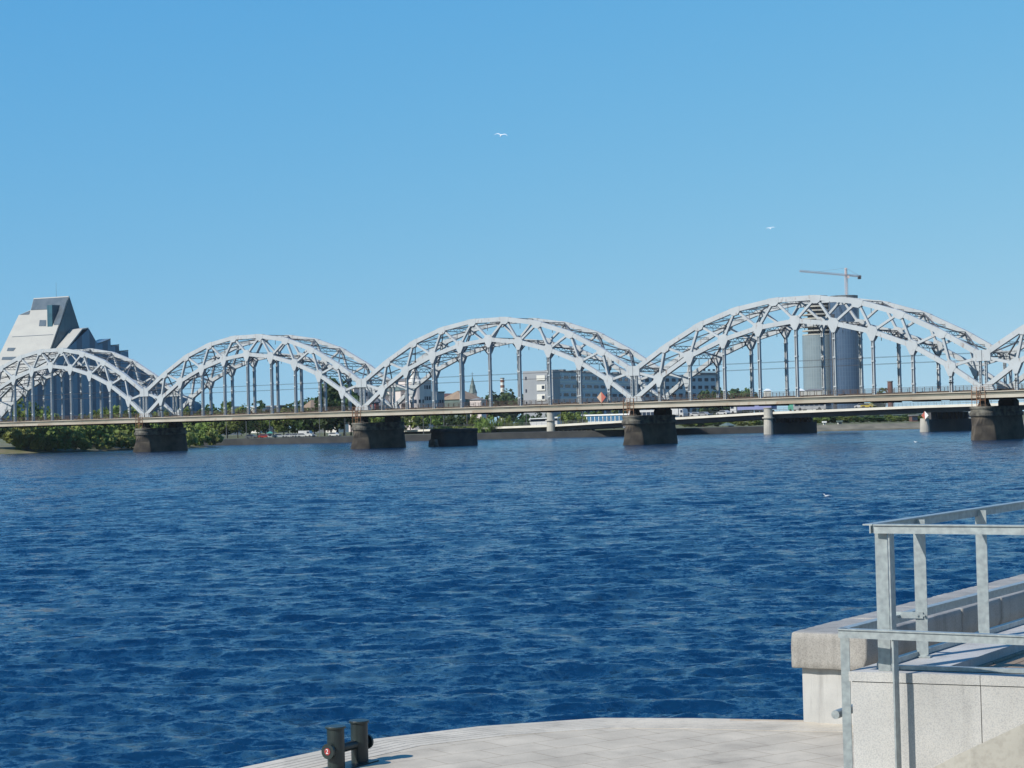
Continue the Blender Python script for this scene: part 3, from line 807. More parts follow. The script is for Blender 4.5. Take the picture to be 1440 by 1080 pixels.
# ------------------------------------------------------------------ lamp posts on the far bank
lp = empty('street_lamp', (0, 0, 0))
MB().cyl(0, 0, 0, 9.2, .13, 8, .08).build('pole', M['steel2'], lp)
g = MB(); g.tube([(0, 0, 9.2), (.3, -.3, 9.55), (1.3, -1.0, 9.7)], .06, 6); g.build('arm', M['steel2'], lp)
MB().box((1.5, -1.15, 9.7), (.7, .35, .14)).build('lamp_head', M['steel2'], lp)
LPX = [317, 345, 378, 448, 484, 594, 604.5, 623, 655.5, 739, 787, 818]
WORDS = ['first', 'second', 'third', 'fourth', 'fifth', 'sixth', 'seventh', 'eighth', 'ninth', 'tenth', 'eleventh', 'twelfth', 'thirteenth', 'fourteenth', 'fifteenth', 'sixteenth', 'seventeenth', 'eighteenth', 'nineteenth', 'twentieth']
for k, px in enumerate(LPX):
    o = lp if k == 0 else copy_tree(lp)
    Y = 650; o.location = (gx(px, Y), Y, 1.9); o.rotation_euler = (0, 0, random.uniform(-.6, .6))
    tag(o, '%s slim grey lamp post from the left on the far quay' % WORDS[k], 'street lamp', 'lamp posts on the far quay')

# ------------------------------------------------------------------ trees and shrubs
def crown_mesh(name, m, kind, seed, n=420, leaf=.55):
    rd = random.Random(seed); g = MB(); clumps = []
    if kind == 'round': ncl, rx, rz, cz, rc = 15, .40, .36, .60, .17
    elif kind == 'tall': ncl, rx, rz, cz, rc = 16, .24, .40, .56, .14
    elif kind == 'willow': ncl, rx, rz, cz, rc = 15, .46, .34, .55, .17
    else: ncl, rx, rz, cz, rc = 9, .62, .36, .42, .28      # bush
    for _ in range(ncl):
        while True:
            v = Vector((rd.uniform(-1, 1), rd.uniform(-1, 1), rd.uniform(-1, 1)))
            if .25 < v.length < 1: break
        clumps.append((Vector((v.x * rx, v.y * rx, cz + v.z * rz)), rc * rd.uniform(.65, 1.25)))
    for k in range(n):
        c, r = clumps[k % ncl]
        d = Vector((rd.gauss(0, 1), rd.gauss(0, 1), rd.gauss(0, 1))).normalized() * (r * rd.uniform(.55, 1.05))
        p = c + d
        if kind == 'willow': p.z -= rd.random() ** 2 * .28; 
        p.z = max(p.z, .03)
        s_ = leaf * rd.uniform(.6, 1.4)
        nrm = (d.normalized() + Vector((rd.gauss(0, .5), rd.gauss(0, .5), rd.gauss(0, .5)))).normalized()
        a = nrm.orthogonal().normalized(); b = nrm.cross(a); t = rd.uniform(0, 6.3)
        a, b = a * math.cos(t) + b * math.sin(t), b * math.cos(t) - a * math.sin(t)
        if kind == 'willow': a, b = a * .5, Vector((b.x * .4, b.y * .4, -1.4))
        g.add([p - a * s_ - b * s_ * .6, p + a * s_ * .3 - b * s_, p + a * s_ + b * s_ * .5, p - a * s_ * .4 + b * s_], [(0, 1, 2, 3)])
    return g.mesh(name, m)
def trunk_mesh(seed):
    rd = random.Random(seed); g = MB()
    g.tube([(0, 0, 0), (.01, 0, .2), (0, .01, .45), (.02, 0, .75)], [.03, .022, .016, .006], 7)
    for k in range(5):
        a = k * 1.26 + rd.random(); z = .25 + .07 * k
        g.tube([(0, 0, z), (.13 * math.cos(a), .13 * math.sin(a), z + .12), (.26 * math.cos(a), .26 * math.sin(a), z + .22)], [.012, .008, .003], 5)
    return g.mesh('trunk', M['bark'])
CROWN = {}
for kind in ('round', 'tall', 'willow', 'bush'):
    for tone in ('dark', 'mid', 'light'):
        CROWN[kind, tone] = [crown_mesh('crown', M['leaf_' + tone], kind, hash_, 620 if kind != 'bush' else 420, .045 if kind != 'bush' else .075) for hash_ in range(3)]
TRUNK = [trunk_mesh(k) for k in range(3)]
def tree(loc, h, kind, tone, label, group, wide=1.0):
    root = empty('tree' if kind != 'willow' else 'willow_tree', loc, random.uniform(0, 6.28))
    w = h * wide
    inst('trunk', random.choice(TRUNK), root, (0, 0, -.1), 0, (h, h, h))
    inst('crown', random.choice(CROWN[kind, tone]), root, (0, 0, 0), 0, (w, w, h))
    tag(root, label, 'tree', group)
def shrub(loc, h, tone, label, group, wide=1.0):
    o = bpy.data.objects.new('shrub', random.choice(CROWN['bush', tone])); COL.objects.link(o)
    o.location = loc; o.rotation_euler = (0, 0, random.uniform(0, 6.28)); o.scale = (h * wide, h * wide, h)
    tag(o, label, 'shrub', group)

def tree_row(items, group, where, base=2.5):
    items = sorted(items, key=lambda t: t[0])
    for k, (px, Y, ytop, kind, tone, wide) in enumerate(items):
        h = (zat(px, ytop, Y) - base) * 1.03
        size = {'round': 'round', 'tall': 'slender', 'willow': 'drooping'}[kind]; col = {'dark': 'dark green', 'mid': 'green', 'light': 'pale green'}[tone]
        tree((gx(px, Y), Y, base), h, kind, tone, '%s %s tree, %s from the left %s' % (size, col, WORDS[k], where), group, wide)
rd = random.Random(21)
tn = lambda: rd.choice(['dark', 'dark', 'mid'])
tree_row([(318, 700, 584, 'round', 'dark', 1.1), (333, 690, 582, 'round', 'mid', 1.0), (349, 705, 583, 'round', 'dark', 1.1), (364, 695, 581, 'round', 'dark', 1.0), (383, 690, 579, 'round', 'mid', 1.1),
          (398, 684, 577, 'round', 'mid', 1.1), (413, 690, 576, 'round', 'mid', 1.1), (428, 684, 573, 'round', 'dark', 1.1), (441, 695, 574, 'round', 'mid', 1.1), (455, 690, 572, 'round', 'dark', 1.0),
          (464, 680, 545, 'tall', 'dark', 1.2), (473, 690, 531, 'round', 'dark', .75), (483, 684, 540, 'round', 'dark', .75), (492, 690, 560, 'round', 'dark', .9), (505, 685, 568, 'round', 'mid', 1.0), (514, 690, 575, 'round', 'mid', 1.0)],
         'trees behind the far quay', 'behind the parked cars', 1.95)
tree_row([(529, 680, 580, 'round', 'mid', 1.1), (545, 690, 578, 'round', 'dark', 1.1), (561, 676, 582, 'round', 'mid', 1.1), (576, 684, 581, 'round', 'light', 1.0), (592, 690, 579, 'round', 'mid', 1.1), (609, 680, 582, 'round', 'mid', 1.1),
          (624, 690, 580, 'round', 'dark', 1.1), (640, 684, 582, 'round', 'dark', 1.1), (655, 690, 581, 'round', 'mid', 1.1), (670, 684, 581, 'round', 'mid', 1.0)],
         'trees behind the stump', 'behind the palace pier and stump', 1.95)
tree_row([(676, 652, 586, 'willow', 'mid', 1.0), (690, 646, 584, 'willow', 'mid', 1.1), (703, 650, 585, 'willow', 'light', 1.0), (714, 646, 584, 'willow', 'mid', 1.0), (726, 655, 585, 'willow', 'dark', 1.0)],
         'willows at the water', 'among the riverside willows', 1.85)
tree_row([(742, 690, 582, 'round', 'dark', 1.0), (756, 700, 581, 'round', 'dark', 1.1), (770, 700, 581, 'round', 'dark', 1.1), (792, 690, 580, 'round', 'mid', 1.0), (803, 684, 581, 'round', 'mid', 1.1), (815, 690, 579, 'round', 'mid', 1.1), (829, 700, 578, 'round', 'dark', 1.1), (845, 700, 578, 'round', 'mid', 1.1), (862, 700, 577, 'round', 'mid', 1.1), (880, 700, 577, 'round', 'dark', 1.1)],
         'trees beside the road bridge end', 'behind the riverside pavilion', 1.95)
items = []
px = 962
while px < 1078:
    items.append((px, 655 + rd.uniform(0, 20), rd.uniform(587.5, 594), 'round', rd.choice(['dark', 'dark', 'mid', 'mid', 'light']), 2.3)); px += rd.uniform(6.6, 8.5)
tree_row(items, 'low trees under the road bridge', 'seen under the road bridge', 1.8)
items = []
px = 1136
while px < 1292:
    items.append((px, 660 + rd.uniform(0, 25), rd.uniform(583.5, 589) - (px - 1136) * .018, 'round', rd.choice(['dark', 'mid', 'mid', 'dark']), 3.0)); px += rd.uniform(8.4, 10)
tree_row(items, 'trees on the right bank', 'above the concrete embankment', 1.8)
tree_row([(1349, 650, 579, 'round', 'dark', .9), (1358, 660, 582, 'round', 'dark', .9), (1432, 660, 583, 'round', 'mid', 1.0)], 'trees near the right edge', 'near the right-hand pier', 1.8)
# trees showing above the railway deck
items = []
for px, y, Y in ((253, 580, 760), (262, 574, 780), (275, 571, 900), (290, 576, 820), (306, 566, 850), (318, 571, 800), (338, 574, 900), (350, 572, 880), (361, 567, 840), (404, 571, 900), (417, 567, 850), (428, 566, 860), (440, 563, 900)):
    items.append((px, Y, y, 'round', 'dark' if rd.random() < .6 else 'mid', 1.1))
tree_row(items, 'distant trees above the deck', 'above the deck beside the library', 1.9)
items = []
for px, y, Y in ((698, 556, 1300), (712, 554, 1320), (724, 555, 1300), (1004, 549, 1250), (1012, 551, 1300), (1022, 549, 1250), (1032, 550, 1300), (1042, 548, 1250), (1052, 551, 1300), (1240, 549, 1500)):
    items.append((px, Y, y, 'round', 'dark', 1.3))
tree_row(items, 'far-off trees above the deck', 'on the skyline', 1.9)
# islet thicket
rd = random.Random(4); items = []
px = 22
while px < 300:
    if not (196 < px < 250):
        Yf = float(np.interp(px, [0, 60, 100, 150, 190, 250, 300], [546, 540, 541, 548, 560, 577, 590]))
        items.append((px + rd.uniform(-3, 3), Yf + rd.uniform(0, 10), rd.uniform(3.0, 5.2), 0))
        if rd.random() < .85 and px < 262: items.append((px + 4 + rd.uniform(-3, 3), Yf + 14 + rd.uniform(0, 16), rd.uniform(5.5, 7.5), 1))
    px += rd.uniform(7, 10)
items.sort()
for k, (px, Y, h, back) in enumerate(items):
    zone = 'left of the pier' if px < 200 else 'right of the pier'
    left = [t for t in items if (t[0] < 200) == (px < 200) and t[3] == back]
    idx = left.index((px, Y, h, back))
    tone = rd.choice(['light', 'mid', 'light', 'mid', 'light'])
    shrub((gx(px, Y), Y, .6 + back * 1.2), h, tone, '%s bush from the left in the islet %s row, %s' % (WORDS[idx] if idx < 20 else 'last', 'back' if back else 'front', zone), 'bushes on the islet', 1.0)
bd = []
px = -4
while px < 312:
    bd.append((px, 690 + rd.uniform(0, 25), rd.uniform(584, 591), 'round', rd.choice(['dark', 'mid', 'dark']), 1.25)); px += rd.uniform(15, 18)
tree_row(bd, 'backdrop trees behind the islet', 'filling the backdrop of the islet', 1.95)
tree_row([(28, 640, 566, 'round', 'mid', .8), (45, 655, 570, 'round', 'dark', .9), (62, 650, 578, 'round', 'mid', 1.0), (140, 650, 577, 'round', 'mid', 1.0), (152, 660, 573, 'round', 'mid', .9), (163, 655, 574, 'round', 'mid', 1.0), (176, 660, 576, 'round', 'dark', 1.0), (190, 655, 575, 'round', 'mid', 1.0), (208, 650, 579, 'round', 'mid', 1.0), (232, 655, 580, 'round', 'mid', 1.0)],
         'trees behind the left spans', 'below the library', 1.7)

# ------------------------------------------------------------------ library
M['libroof'] = mat('pale_roof_cladding', (.56, .55, .51), (.50, .49, .46), rough=.6, scale=.1, stretch=(1, 1, 3))
M['libgrey'] = mat('grey_roof_glass', (.16, .19, .22), (.12, .15, .18), rough=.25, scale=.4)
M['libglass'] = facade_mat('library_glass', (.085, .18, .265), (.035, .085, .14), .15, .004, .3, .42, .01)
M['libgreen'] = facade_mat('library_end_glass', (.030, .085, .115), (.025, .072, .10), .3, .13, .25)
def make_library():
    N = Vector((.77, -.64, 0)).normalized(); D = Vector((.64, .77, 0)).normalized()
    P0 = at(72, 490, 800)
    base = Vector((P0.x, P0.y, 0)); root = empty('library', base)
    tag(root, 'pointed mountain-shaped library with pale sloping roof and dark glass facade', 'library')
    L = lambda p: p - base
    f1 = lambda px, py: on_plane(px, py, P0, N)
    A, C = f1(97.5, 417), f1(72, 490)
    B = on_plane(48, 420, A, D)
    sn = (B - A).cross(C - A).normalized()
    if sn.dot(Vector((-1, -1, 1))) < 0: sn = -sn
    sp = lambda px, py: on_plane(px, py, A, sn)
    g = MB(); g.prism([L(f1(*q)) for q in ((97.3, 418), (111.8, 463), (150, 592), (42, 592), (73, 490))], -N * 18)
    o = g.build('end_glass', M['libgreen'], root); uv_metres(o)
    g = MB(); g.prism([L(sp(*q)) + sn * .1 for q in ((97.5, 417), (48, 420), (44, 436.5), (27, 444), (0, 500), (-42, 590), (38, 592), (72, 490))], sn * .5)
    g.build('sloping_roof', M['libroof'], root)
    g = MB()
    for poly in (((48.3, 421.5), (96.6, 418.5), (85, 457.5), (77, 458), (77, 437), (67, 436), (44.5, 437)), ((43.5, 437.6), (42, 443), (29, 443.6)),
                 ((12.5, 490), (23.5, 490), (20, 494.5), (11, 494.5)), ((5, 503), (24, 502.5), (20, 507), (3.5, 507)), ((57, 451), (66, 451), (66, 459.5), (56, 459.5))):
        g.prism([L(sp(*q)) + sn * .62 for q in poly], sn * .12)
    g.build('roof_glazing', M['libgrey'], root)
    g = MB(); g.prism([L(sp(*q)) + sn * .605 for q in ((18, 474.2), (76, 471), (76, 471.7), (18, 474.9))], sn * .05)
    g.build('roof_seam', M['libgrey'], root)
    # dormer box
    Sp = sp(74, 462); h = 33 * Sp.y / F; sd = (A - C).normalized(); back = Sp + sd * (h / sd.z)
    g = MB(); tri = [L(Sp) + sn * .3, L(Sp + Vector((0, 0, h))) + sn * .3, L(back) + sn * .3]
    g.prism(tri, -N * 3.4); o = g.build('dormer', M['libgreen'], root); uv_metres(o)
    m0 = L(on_plane(78.5, 419, A, D)); MB().cyl(m0.x, m0.y, m0.z - 1, m0.z + 6.5, .07, 6, .04).build('mast', M['steel2'], root)
    # lower long volume in front
    P1 = P0 + N * 8
    f2 = lambda px, py: on_plane(px, py, P1, N)
    poly = [(124.5, 462), (137, 484), (138, 484.5), (155, 478), (155.5, 487), (167, 486), (167.5, 495), (180, 494), (180.5, 503), (196, 512), (215, 530), (285, 570), (285, 592), (2, 592), (96, 489)]
    g = MB(); g.prism([L(f2(*q)) for q in poly], -N * 7.6)
    o = g.build('long_glass_facade', M['libglass'], root); uv_metres(o)
    g = MB()
    e = [f2(124.3, 462), f2(116, 463.6), f2(96, 489), f2(2, 592)]; up = Vector((-.3, -.3, .6)).normalized() * .5
    for p, q in ((e[0], e[1]), (e[1], e[2]), (e[2], e[3])):
        g.prism([L(p) + up * .1 + N * .05, L(q) + up * .1 + N * .05, L(q) + up * 1.1 + N * .05, L(p) + up * 1.1 + N * .05], -N * 7.9)
    g.build('lower_roof', M['libroof'], root)
    g = MB()
    for a, b in (((138, 484.2), (155, 477.6)), ((156, 487), (167, 485.7)), ((168, 495), (180, 493.7))):
        p, q = f2(*a), f2(*b)
        g.prism([L(p) + N * .1, L(q) + N * .1, L(q) + N * .1 + Vector((0, 0, .5)), L(p) + N * .1 + Vector((0, 0, .5))], -N * 7.8)
    g.build('stepped_roof', M['libgrey'], root)
make_library()

# ------------------------------------------------------------------ twin towers and crane
def make_towers():
    global mode_r
    Y = 1600; cx = gx(1153, Y); root = empty('round_tower', (cx, Y, 2.5))
    tag(root, 'round tower under construction with open floors above pale curtain glass', 'tower')
    z1, z2 = zat(1153, 472, Y) - 2.5, zat(1153, 421, Y) - 2.5; r = 13.6; mode_r = r
    m = facade_mat('pale_curtain_glass', (.155, .195, .215), (.19, .228, .242), .45, .27, .3, .25, .07)
    g = MB(); g.cyl(0, 0, 0, z1, r, 48); o = g.build('curtain_wall', m, root); uv_metres(o, 'round')
    n = 9
    for k in range(n + 1):
        z = z1 + .2 + (z2 - z1) * k / n; rr = r - .3 - max(0, k - 5) * .95
        MB().cyl(0, 0, z, z + 1.05, rr, 32).build('floor_slab', M['concrete'], root)
    g = MB(); g.cyl(0, 0, z1 + .1, z2 + 2.5, 8.2, 20); g.build('core', M['concretedark'], root)
    g = MB()
    for k in range(18):
        a = k * 2 * math.pi / 18; g.cyl((r - 5.2) * math.cos(a), (r - 5.2) * math.sin(a), z1 + .15, z2 + .3, .38, 6)
    g.build('columns', M['concretedark'], root)
    MB().cyl(1.5, 0, z2 + 1.6, z2 + 3.0, 7.6, 24, 6.6).build('roof_frame', M['steel2'], root)
    cx2 = gx(1189.5, 1585); root = empty('round_tower', (cx2, 1585, 2.5))
    tag(root, 'dark blue glass tower standing right of the unfinished round tower', 'tower')
    mode_r = 12.4
    m = facade_mat('dark_curtain_glass', (.04, .07, .12), (.06, .095, .15), .45, .27, .2, .25, .07)
    zt = zat(1190, 421, 1585) - 2.5
    g = MB(); g.cyl(0, 0, 0, zt, 12.4, 9 * 5); o = g.build('curtain_wall', m, root); uv_metres(o, 'round')
    MB().cyl(0, 0, zt, zt + 3.0, 11.6, 40).build('parapet', M['steel2'], root)
    g = MB(); g.bx(-12.2, -9.6, -8.6, -7.2, 0, zt - 12); g.build('service_fin', M['concretedark'], root)
make_towers()
def make_crane():
    Y = 1600; p = at(1191, 413, Y); root = empty('tower_crane', (p.x, p.y, p.z - 12))
    tag(root, 'thin tower crane with long jib standing on the unfinished tower', 'crane')
    M['crane'] = mat('faded_red_crane_paint', (.95, .74, .70), (.85, .68, .65), rough=.6)
    zp = zat(1191, 387.5, Y) - p.z + 12; zt = zat(1191, 376.5, Y) - p.z + 12
    def truss(a, b, w, name, t=.34):
        g = MB(); a, b = Vector(a), Vector(b); d = (b - a).normalized(); sd = d.orthogonal().normalized(); up = d.cross(sd)
        cs = [sd * w / 2 + up * w / 2, sd * w / 2 - up * w / 2, -sd * w / 2 - up * w / 2, -sd * w / 2 + up * w / 2]
        for c in cs: g.beam(a + c, b + c, t, t, sd)
        n = max(3, int((b - a).length / w / 1.3))
        for k in range(n):
            p0, p1 = a.lerp(b, k / n), a.lerp(b, (k + 1) / n)
            for q in range(4): g.beam(p0 + cs[q], p1 + cs[(q + 1) % 4], t * .6, t * .6, up)
        return g.build(name, M['crane'], root)
    truss((0, 0, 0), (0, 0, zp), 1.7, 'mast', .26); truss((0, 0, zp), (0, 0, zt), 1.2, 'tower_head')
    j = Vector((-47, -58, 0)); truss((0, 0, zp + .6), j + Vector((0, 0, zp + .6)), 1.1, 'jib', .17)
    c = -j.normalized() * 25; truss((0, 0, zp + .6), c + Vector((0, 0, zp + .6)), 1.1, 'counter_jib', .22)
    MB().box(c * .9 + Vector((0, 0, zp - .4)), (2.4, 3.6, 2.8)).build('counterweight', M['concretedark'], root)
    g = MB(); T = Vector((0, 0, zt)); g.beam(T, j * .62 + Vector((0, 0, zp + 1.3)), .12, .12); g.beam(T, c * .85 + Vector((0, 0, zp + 1.3)), .12, .12); g.build('tie_bars', M['crane'], root)
    MB().box((1.4, -1.4, zp - 1.2), (1.8, 1.8, 2.2)).build('cab', M['crane'], root)
make_crane()

# ------------------------------------------------------------------ buildings behind the bridge
def building(name, label, cat, a, b, depth, z0, z1, wall, roof=None, rows=0, cols=0, ww=1.2, wh=1.4, margin=.06, roof_h=0.0, stagger=False, win=None, extra=None, zlo=1.0):
    # a, b: front corners (x, y); the front faces the camera
    a, b = Vector((*a, 0)), Vector((*b, 0)); d = (b - a); Lw = d.length; d.normalize()
    back = Vector((-d.y, d.x, 0))
    root = empty(name, (a.x, a.y, z0), math.atan2(d.y, d.x)); tag(root, label, cat)
    H = z1 - z0
    MB().bx(0, Lw, 0, depth, 0, H).build('wall', wall, root)
    if roof_h:
        g = MB(); e = .5
        if roof_h > 0:
            ins = min(Lw * .3, depth * .5)
            g.add([(-e, -e, H), (Lw + e, -e, H), (Lw + e, depth + e, H), (-e, depth + e, H), (ins, depth / 2, H + roof_h), (Lw - ins, depth / 2, H + roof_h)], [(0, 1, 5, 4), (1, 2, 5), (2, 3, 4, 5), (3, 0, 4), (3, 2, 1, 0)])
        else:
            h = -roof_h; g.prism([(-e, -e, H + .01), (-e, depth + e, H + .01), (-e, depth / 2, H + h)], (Lw + 2 * e, 0, 0))
        g.build('roof', roof, root)
    elif roof:
        MB().bx(-.3, Lw + .3, -.3, depth + .3, H + .004, H + .5).build('roof', roof, root)
    if rows:
        wm = MB().box((0, 0, 0), (ww, .16, wh)).mesh('window', win or M['glassdark'])
        for r in range(rows):
            for c in range(cols):
                x = Lw * (margin + (1 - 2 * margin) * (c + .5 + (.25 if stagger and r % 2 else 0)) / cols)
                inst('window', wm, root, (x, -.02, zlo + (H - zlo - .5) * (r + .5) / rows))
    return root, Lw, H, back
M['pink'] = mat('pinkish_plaster', (.95, .84, .80), (.84, .74, .71), rough=.85, scale=.2)
M['pale'] = mat('pale_plaster', (.90, .86, .79), (.80, .76, .70), rough=.85, scale=.2)
M['hotelgrey'] = mat('grey_hotel_concrete', (.44, .46, .49), (.38, .40, .43), rough=.85, scale=.1)
M['hotelfacade'] = mat('pale_grey_facade', (.78, .81, .84), (.70, .73, .76), rough=.8, scale=.1)  # lighter than the end block's grey, brightened to offset the facade's shade
M['hotellight'] = mat('pale_hotel_panels', (.98, .95, .87), (.90, .87, .80), rough=.8, scale=.2)
M['roofgreen'] = mat('green_grey_roof_metal', (.16, .22, .20), (.12, .17, .16), rough=.6, scale=.3)
M['roofred'] = mat('red_brown_roof', (.28, .12, .08), (.22, .10, .07), rough=.8, scale=.3)
M['roofgrey'] = mat('grey_roof', (.28, .28, .28), (.22, .22, .23), rough=.8, scale=.3)
M['tan'] = mat('tan_roof', (.38, .27, .18), (.30, .22, .16), rough=.8, scale=.3)
M['teal'] = mat('teal_cladding', (.04, .15, .16), (.03, .12, .14), rough=.5, scale=.2)
M['brick'] = mat('red_brown_brick', (.25, .12, .10), (.20, .10, .08), rough=.9, scale=.3)
M['hotelpale'] = mat('white_fins', (1.0, .98, .94), rough=.7)
# long hotel
Y0, Y1 = 1150, 1320
a = (gx(777, Y0), Y0); b = (gx(905, Y1), Y1)
hz = zat(777, 522.5, Y0)
root, Lw, H, bk = building('hotel', 'long grey hotel with rows of dark windows behind the middle arch', 'hotel', a, b, 16, 3, hz, M['hotelfacade'], M['roofgrey'], 5, 13, 9.2, 1.9, .02, stagger=True, zlo=5)
fm = MB().bx(-.9, .9, -.25, -.003, 0, 3.7).mesh('white_fin', M['hotelpale'])
for k in range(14): inst('white_fin', fm, root, (Lw * (.03 + k * .071), 0, H - 4.6))
g = MB()
for r in range(5):
    z = 5 + (H - 5.5) * r / 5; g.bx(.2, Lw - .2, -.14, -.002, z - .5, z + .5)
g.build('floor_band', M['hotellight'], root)
g = MB(); rdx = random.Random(3)
for k in range(16): x = Lw * rdx.uniform(.05, .95); g.bx(x, x + rdx.uniform(2, 6), 5, 9, H + .45, H + rdx.uniform(1, 2.2))
g.build('roof_plant', M['steel2'], root)
a2 = (gx(735.5, Y0 + 2), Y0 + 2); bx_ = (gx(777.5, Y0 - 8), Y0 - 8)
root2, Lw2, H2, _ = building('hotel_end_block', 'windowless grey end block of the hotel with white balcony panels', 'building', a2, bx_, 9, 3, hz + .6, M['hotelgrey'], None, 4, 1, 1.0, 2.0, .2, zlo=2)
for ch in [c for c in root2.children if c.name.startswith('window')]: ch.location.x = 2.1
g = MB()
for y0_, y1_ in ((528, 535), (541, 549.5), (554.5, 564)):
    za, zb_ = zat(757, y1_, Y0) - 3, zat(757, y0_, Y0) - 3; g.bx(Lw2 * .47, Lw2 * .75, -.5, .02, za, zb_)
g.build('balcony_panel', M['hotellight'], root2)
g = MB()
for y0_ in (545, 559): z = zat(757, y0_, Y0) - 3; g.bx(Lw2 * .64, Lw2 * .73, -.56, -.49, z - 1, z + 1)
g.build('dark_opening', M['glassdark'], root2)
building('office_block', 'grey office block with a grid of windows right of the hotel', 'building', (gx(903, 1290), 1290), (gx(1009, 1330), 1330), 18, 3, zat(955, 527.5, 1300), M['hotelfacade'], M['roofgrey'], 5, 11, 3.4, 2.2, .02, zlo=5)
root3, lw3, h3, _ = building('upper_office_storey', 'set-back dark upper storey on top of the grey office block', 'building', (gx(985, 1345), 1345), (gx(1010, 1352), 1352), 10, 3, zat(1000, 524.5, 1345), M['roofgrey'], M['roofgrey'], 1, 3, 2, 1.2, .1, zlo=38)

# pink palace group
YP = 780
building('palace_wing', 'tall pink palace wing left of the green roofed wing', 'building', (gx(497.5, YP), YP), (gx(519, YP + 6), YP + 6), 14, 3, zat(508, 546, YP), M['pink'], M['roofgreen'], 4, 4, .9, 1.5, .08, roof_h=.0, zlo=1.5)
building('palace_wing', 'low pink palace wing under a pale green hipped roof', 'building', (gx(523, YP + 4), YP + 4), (gx(570, YP + 10), YP + 10), 13, 3, zat(545, 555, YP), M['pink'], M['roofgreen'], 3, 9, .9, 1.5, .05, roof_h=4.0, zlo=1.5)
root, lw, hh, _ = building('palace_gable', 'pink palace gable bay between low wing and round tower', 'building', (gx(563, YP - 2), YP - 2), (gx(575, YP), YP), 12, 3, zat(569, 549, YP), M['pink'], M['roofgreen'], 4, 3, .9, 1.4, .1, roof_h=2.2, zlo=1.2)
root, lw, hh, _ = building('palace_main_block', 'tall shaded palace block right of the round pink tower', 'building', (gx(580, YP + 6), YP + 6), (gx(607, YP + 14), YP + 14), 15, 3, zat(595, 534, YP), M['pink'], M['roofgrey'], 4, 7, .9, 1.5, .05, roof_h=1.2, zlo=1.5)
building('annexe', 'low grey annexe right of the tall palace block', 'building', (gx(606, YP + 20), YP + 20), (gx(624.5, YP + 26), YP + 26), 12, 3, zat(615, 552, YP + 20), M['hotelgrey'], M['roofgreen'], 2, 5, .9, 1.4, .05, zlo=2)
p = Vector((gx(584, YP - 3), YP - 3, 3)); root = empty('round_palace_tower', p)
tag(root, 'round pink corner tower of the palace with conical top', 'tower')
zt = zat(584, 538, YP) - 3
MB().cyl(0, 0, 0, zt, 3.6, 24).build('wall', M['pink'], root)
MB().lathe([(3.9, zt + .02), (3.7, zt + .5), (2.4, zt + 1.0), (1.5, zt + 2.8), (1.6, zt + 3.0), (1.5, zt + 4.2), (.25, zt + 6.0), (.05, zt + 7.4)], 20).build('roof', M['pale'], root)
wm = MB().box((0, 0, 0), (.9, .16, 1.4)).mesh('window', M['glassdark'])
for k in range(5):
    for r in range(4):
        an = R(-150 + k * 30); o = inst('window', wm, root, (3.6 * math.cos(an), 3.6 * math.sin(an), 2 + r * 3.2), an + R(90))
building('gabled_house', 'small white gabled house with red front below the palace', 'house', (gx(524, 700), 700), (gx(535.5, 702), 702), 7, 3, zat(530, 571, 700), M['pale'], M['roofgrey'], 1, 2, .8, 1.1, .1, roof_h=-2.6, zlo=1)
building('red_shed', 'small red shed beside the white gabled house', 'shed', (gx(527, 694), 694), (gx(532, 695), 695), 3, 3, zat(530, 567, 694), M['red'], M['roofgrey'], 0, 0)
building('tan_roofed_house', 'house with broad tan roof right of the middle of the second arch', 'house', (gx(437, 800), 800), (gx(456, 803), 803), 9, 3, zat(447, 573, 800), M['pale'], M['tan'], 1, 3, 1, 1.2, .1, roof_h=3.2, zlo=3)
building('pale_house', 'pale house with light roof beside the tall dark trees', 'house', (gx(473, 760), 760), (gx(489, 763), 763), 9, 3, zat(481, 573, 760), M['pale'], M['hotellight'], 1, 4, .9, 1.2, .1, roof_h=2.6, zlo=3)
building('flat_hall', 'long low white-walled hall behind the bridge deck left of centre', 'building', (gx(366, 1000), 1000), (gx(384, 1004), 1004), 12, 3, zat(375, 572.5, 1000), M['hotellight'], M['white'], 1, 5, 1.6, 1, .05, zlo=6)
building('flat_hall', 'short white flat-roofed hall left of the long low hall', 'building', (gx(328, 980), 980), (gx(342, 983), 983), 12, 3, zat(335, 572.5, 980), M['hotellight'], M['white'], 1, 4, 1.6, 1, .05, zlo=6)
building('dark_hall', 'dark blue flat hall right of the long low white hall', 'building', (gx(389, 960), 960), (gx(403, 963), 963), 12, 3, zat(396, 571, 960), M['glassdark'], M['roofgrey'], 1, 4, 1.6, 1, .05, zlo=6)
building('train_shed', 'long dark green train shed with red-brown roof left of the church spire', 'shed', (gx(624, 850), 850), (gx(676, 880), 880), 14, 3, zat(650, 562.5, 860), M['roofgreen'], M['roofred'], 1, 10, 2, 1, .05, roof_h=3.2, zlo=8)
building('brown_roofed_hall', 'hall with brown pitched roof between church spire and chimney', 'building', (gx(652, 830), 830), (gx(677, 838), 838), 14, 3, zat(665, 561, 830), M['roofgreen'], M['tan'], 1, 5, 1.5, 1, .05, roof_h=3.8, zlo=6)
building('pink_hut', 'small pinkish hut with grey roof left of the chimney', 'hut', (gx(676, 812), 812), (gx(683, 814), 814), 7, 3, zat(679, 562, 812), M['pink'], M['roofgrey'], 1, 1, 1, 1.2, .1, roof_h=.8, zlo=9)
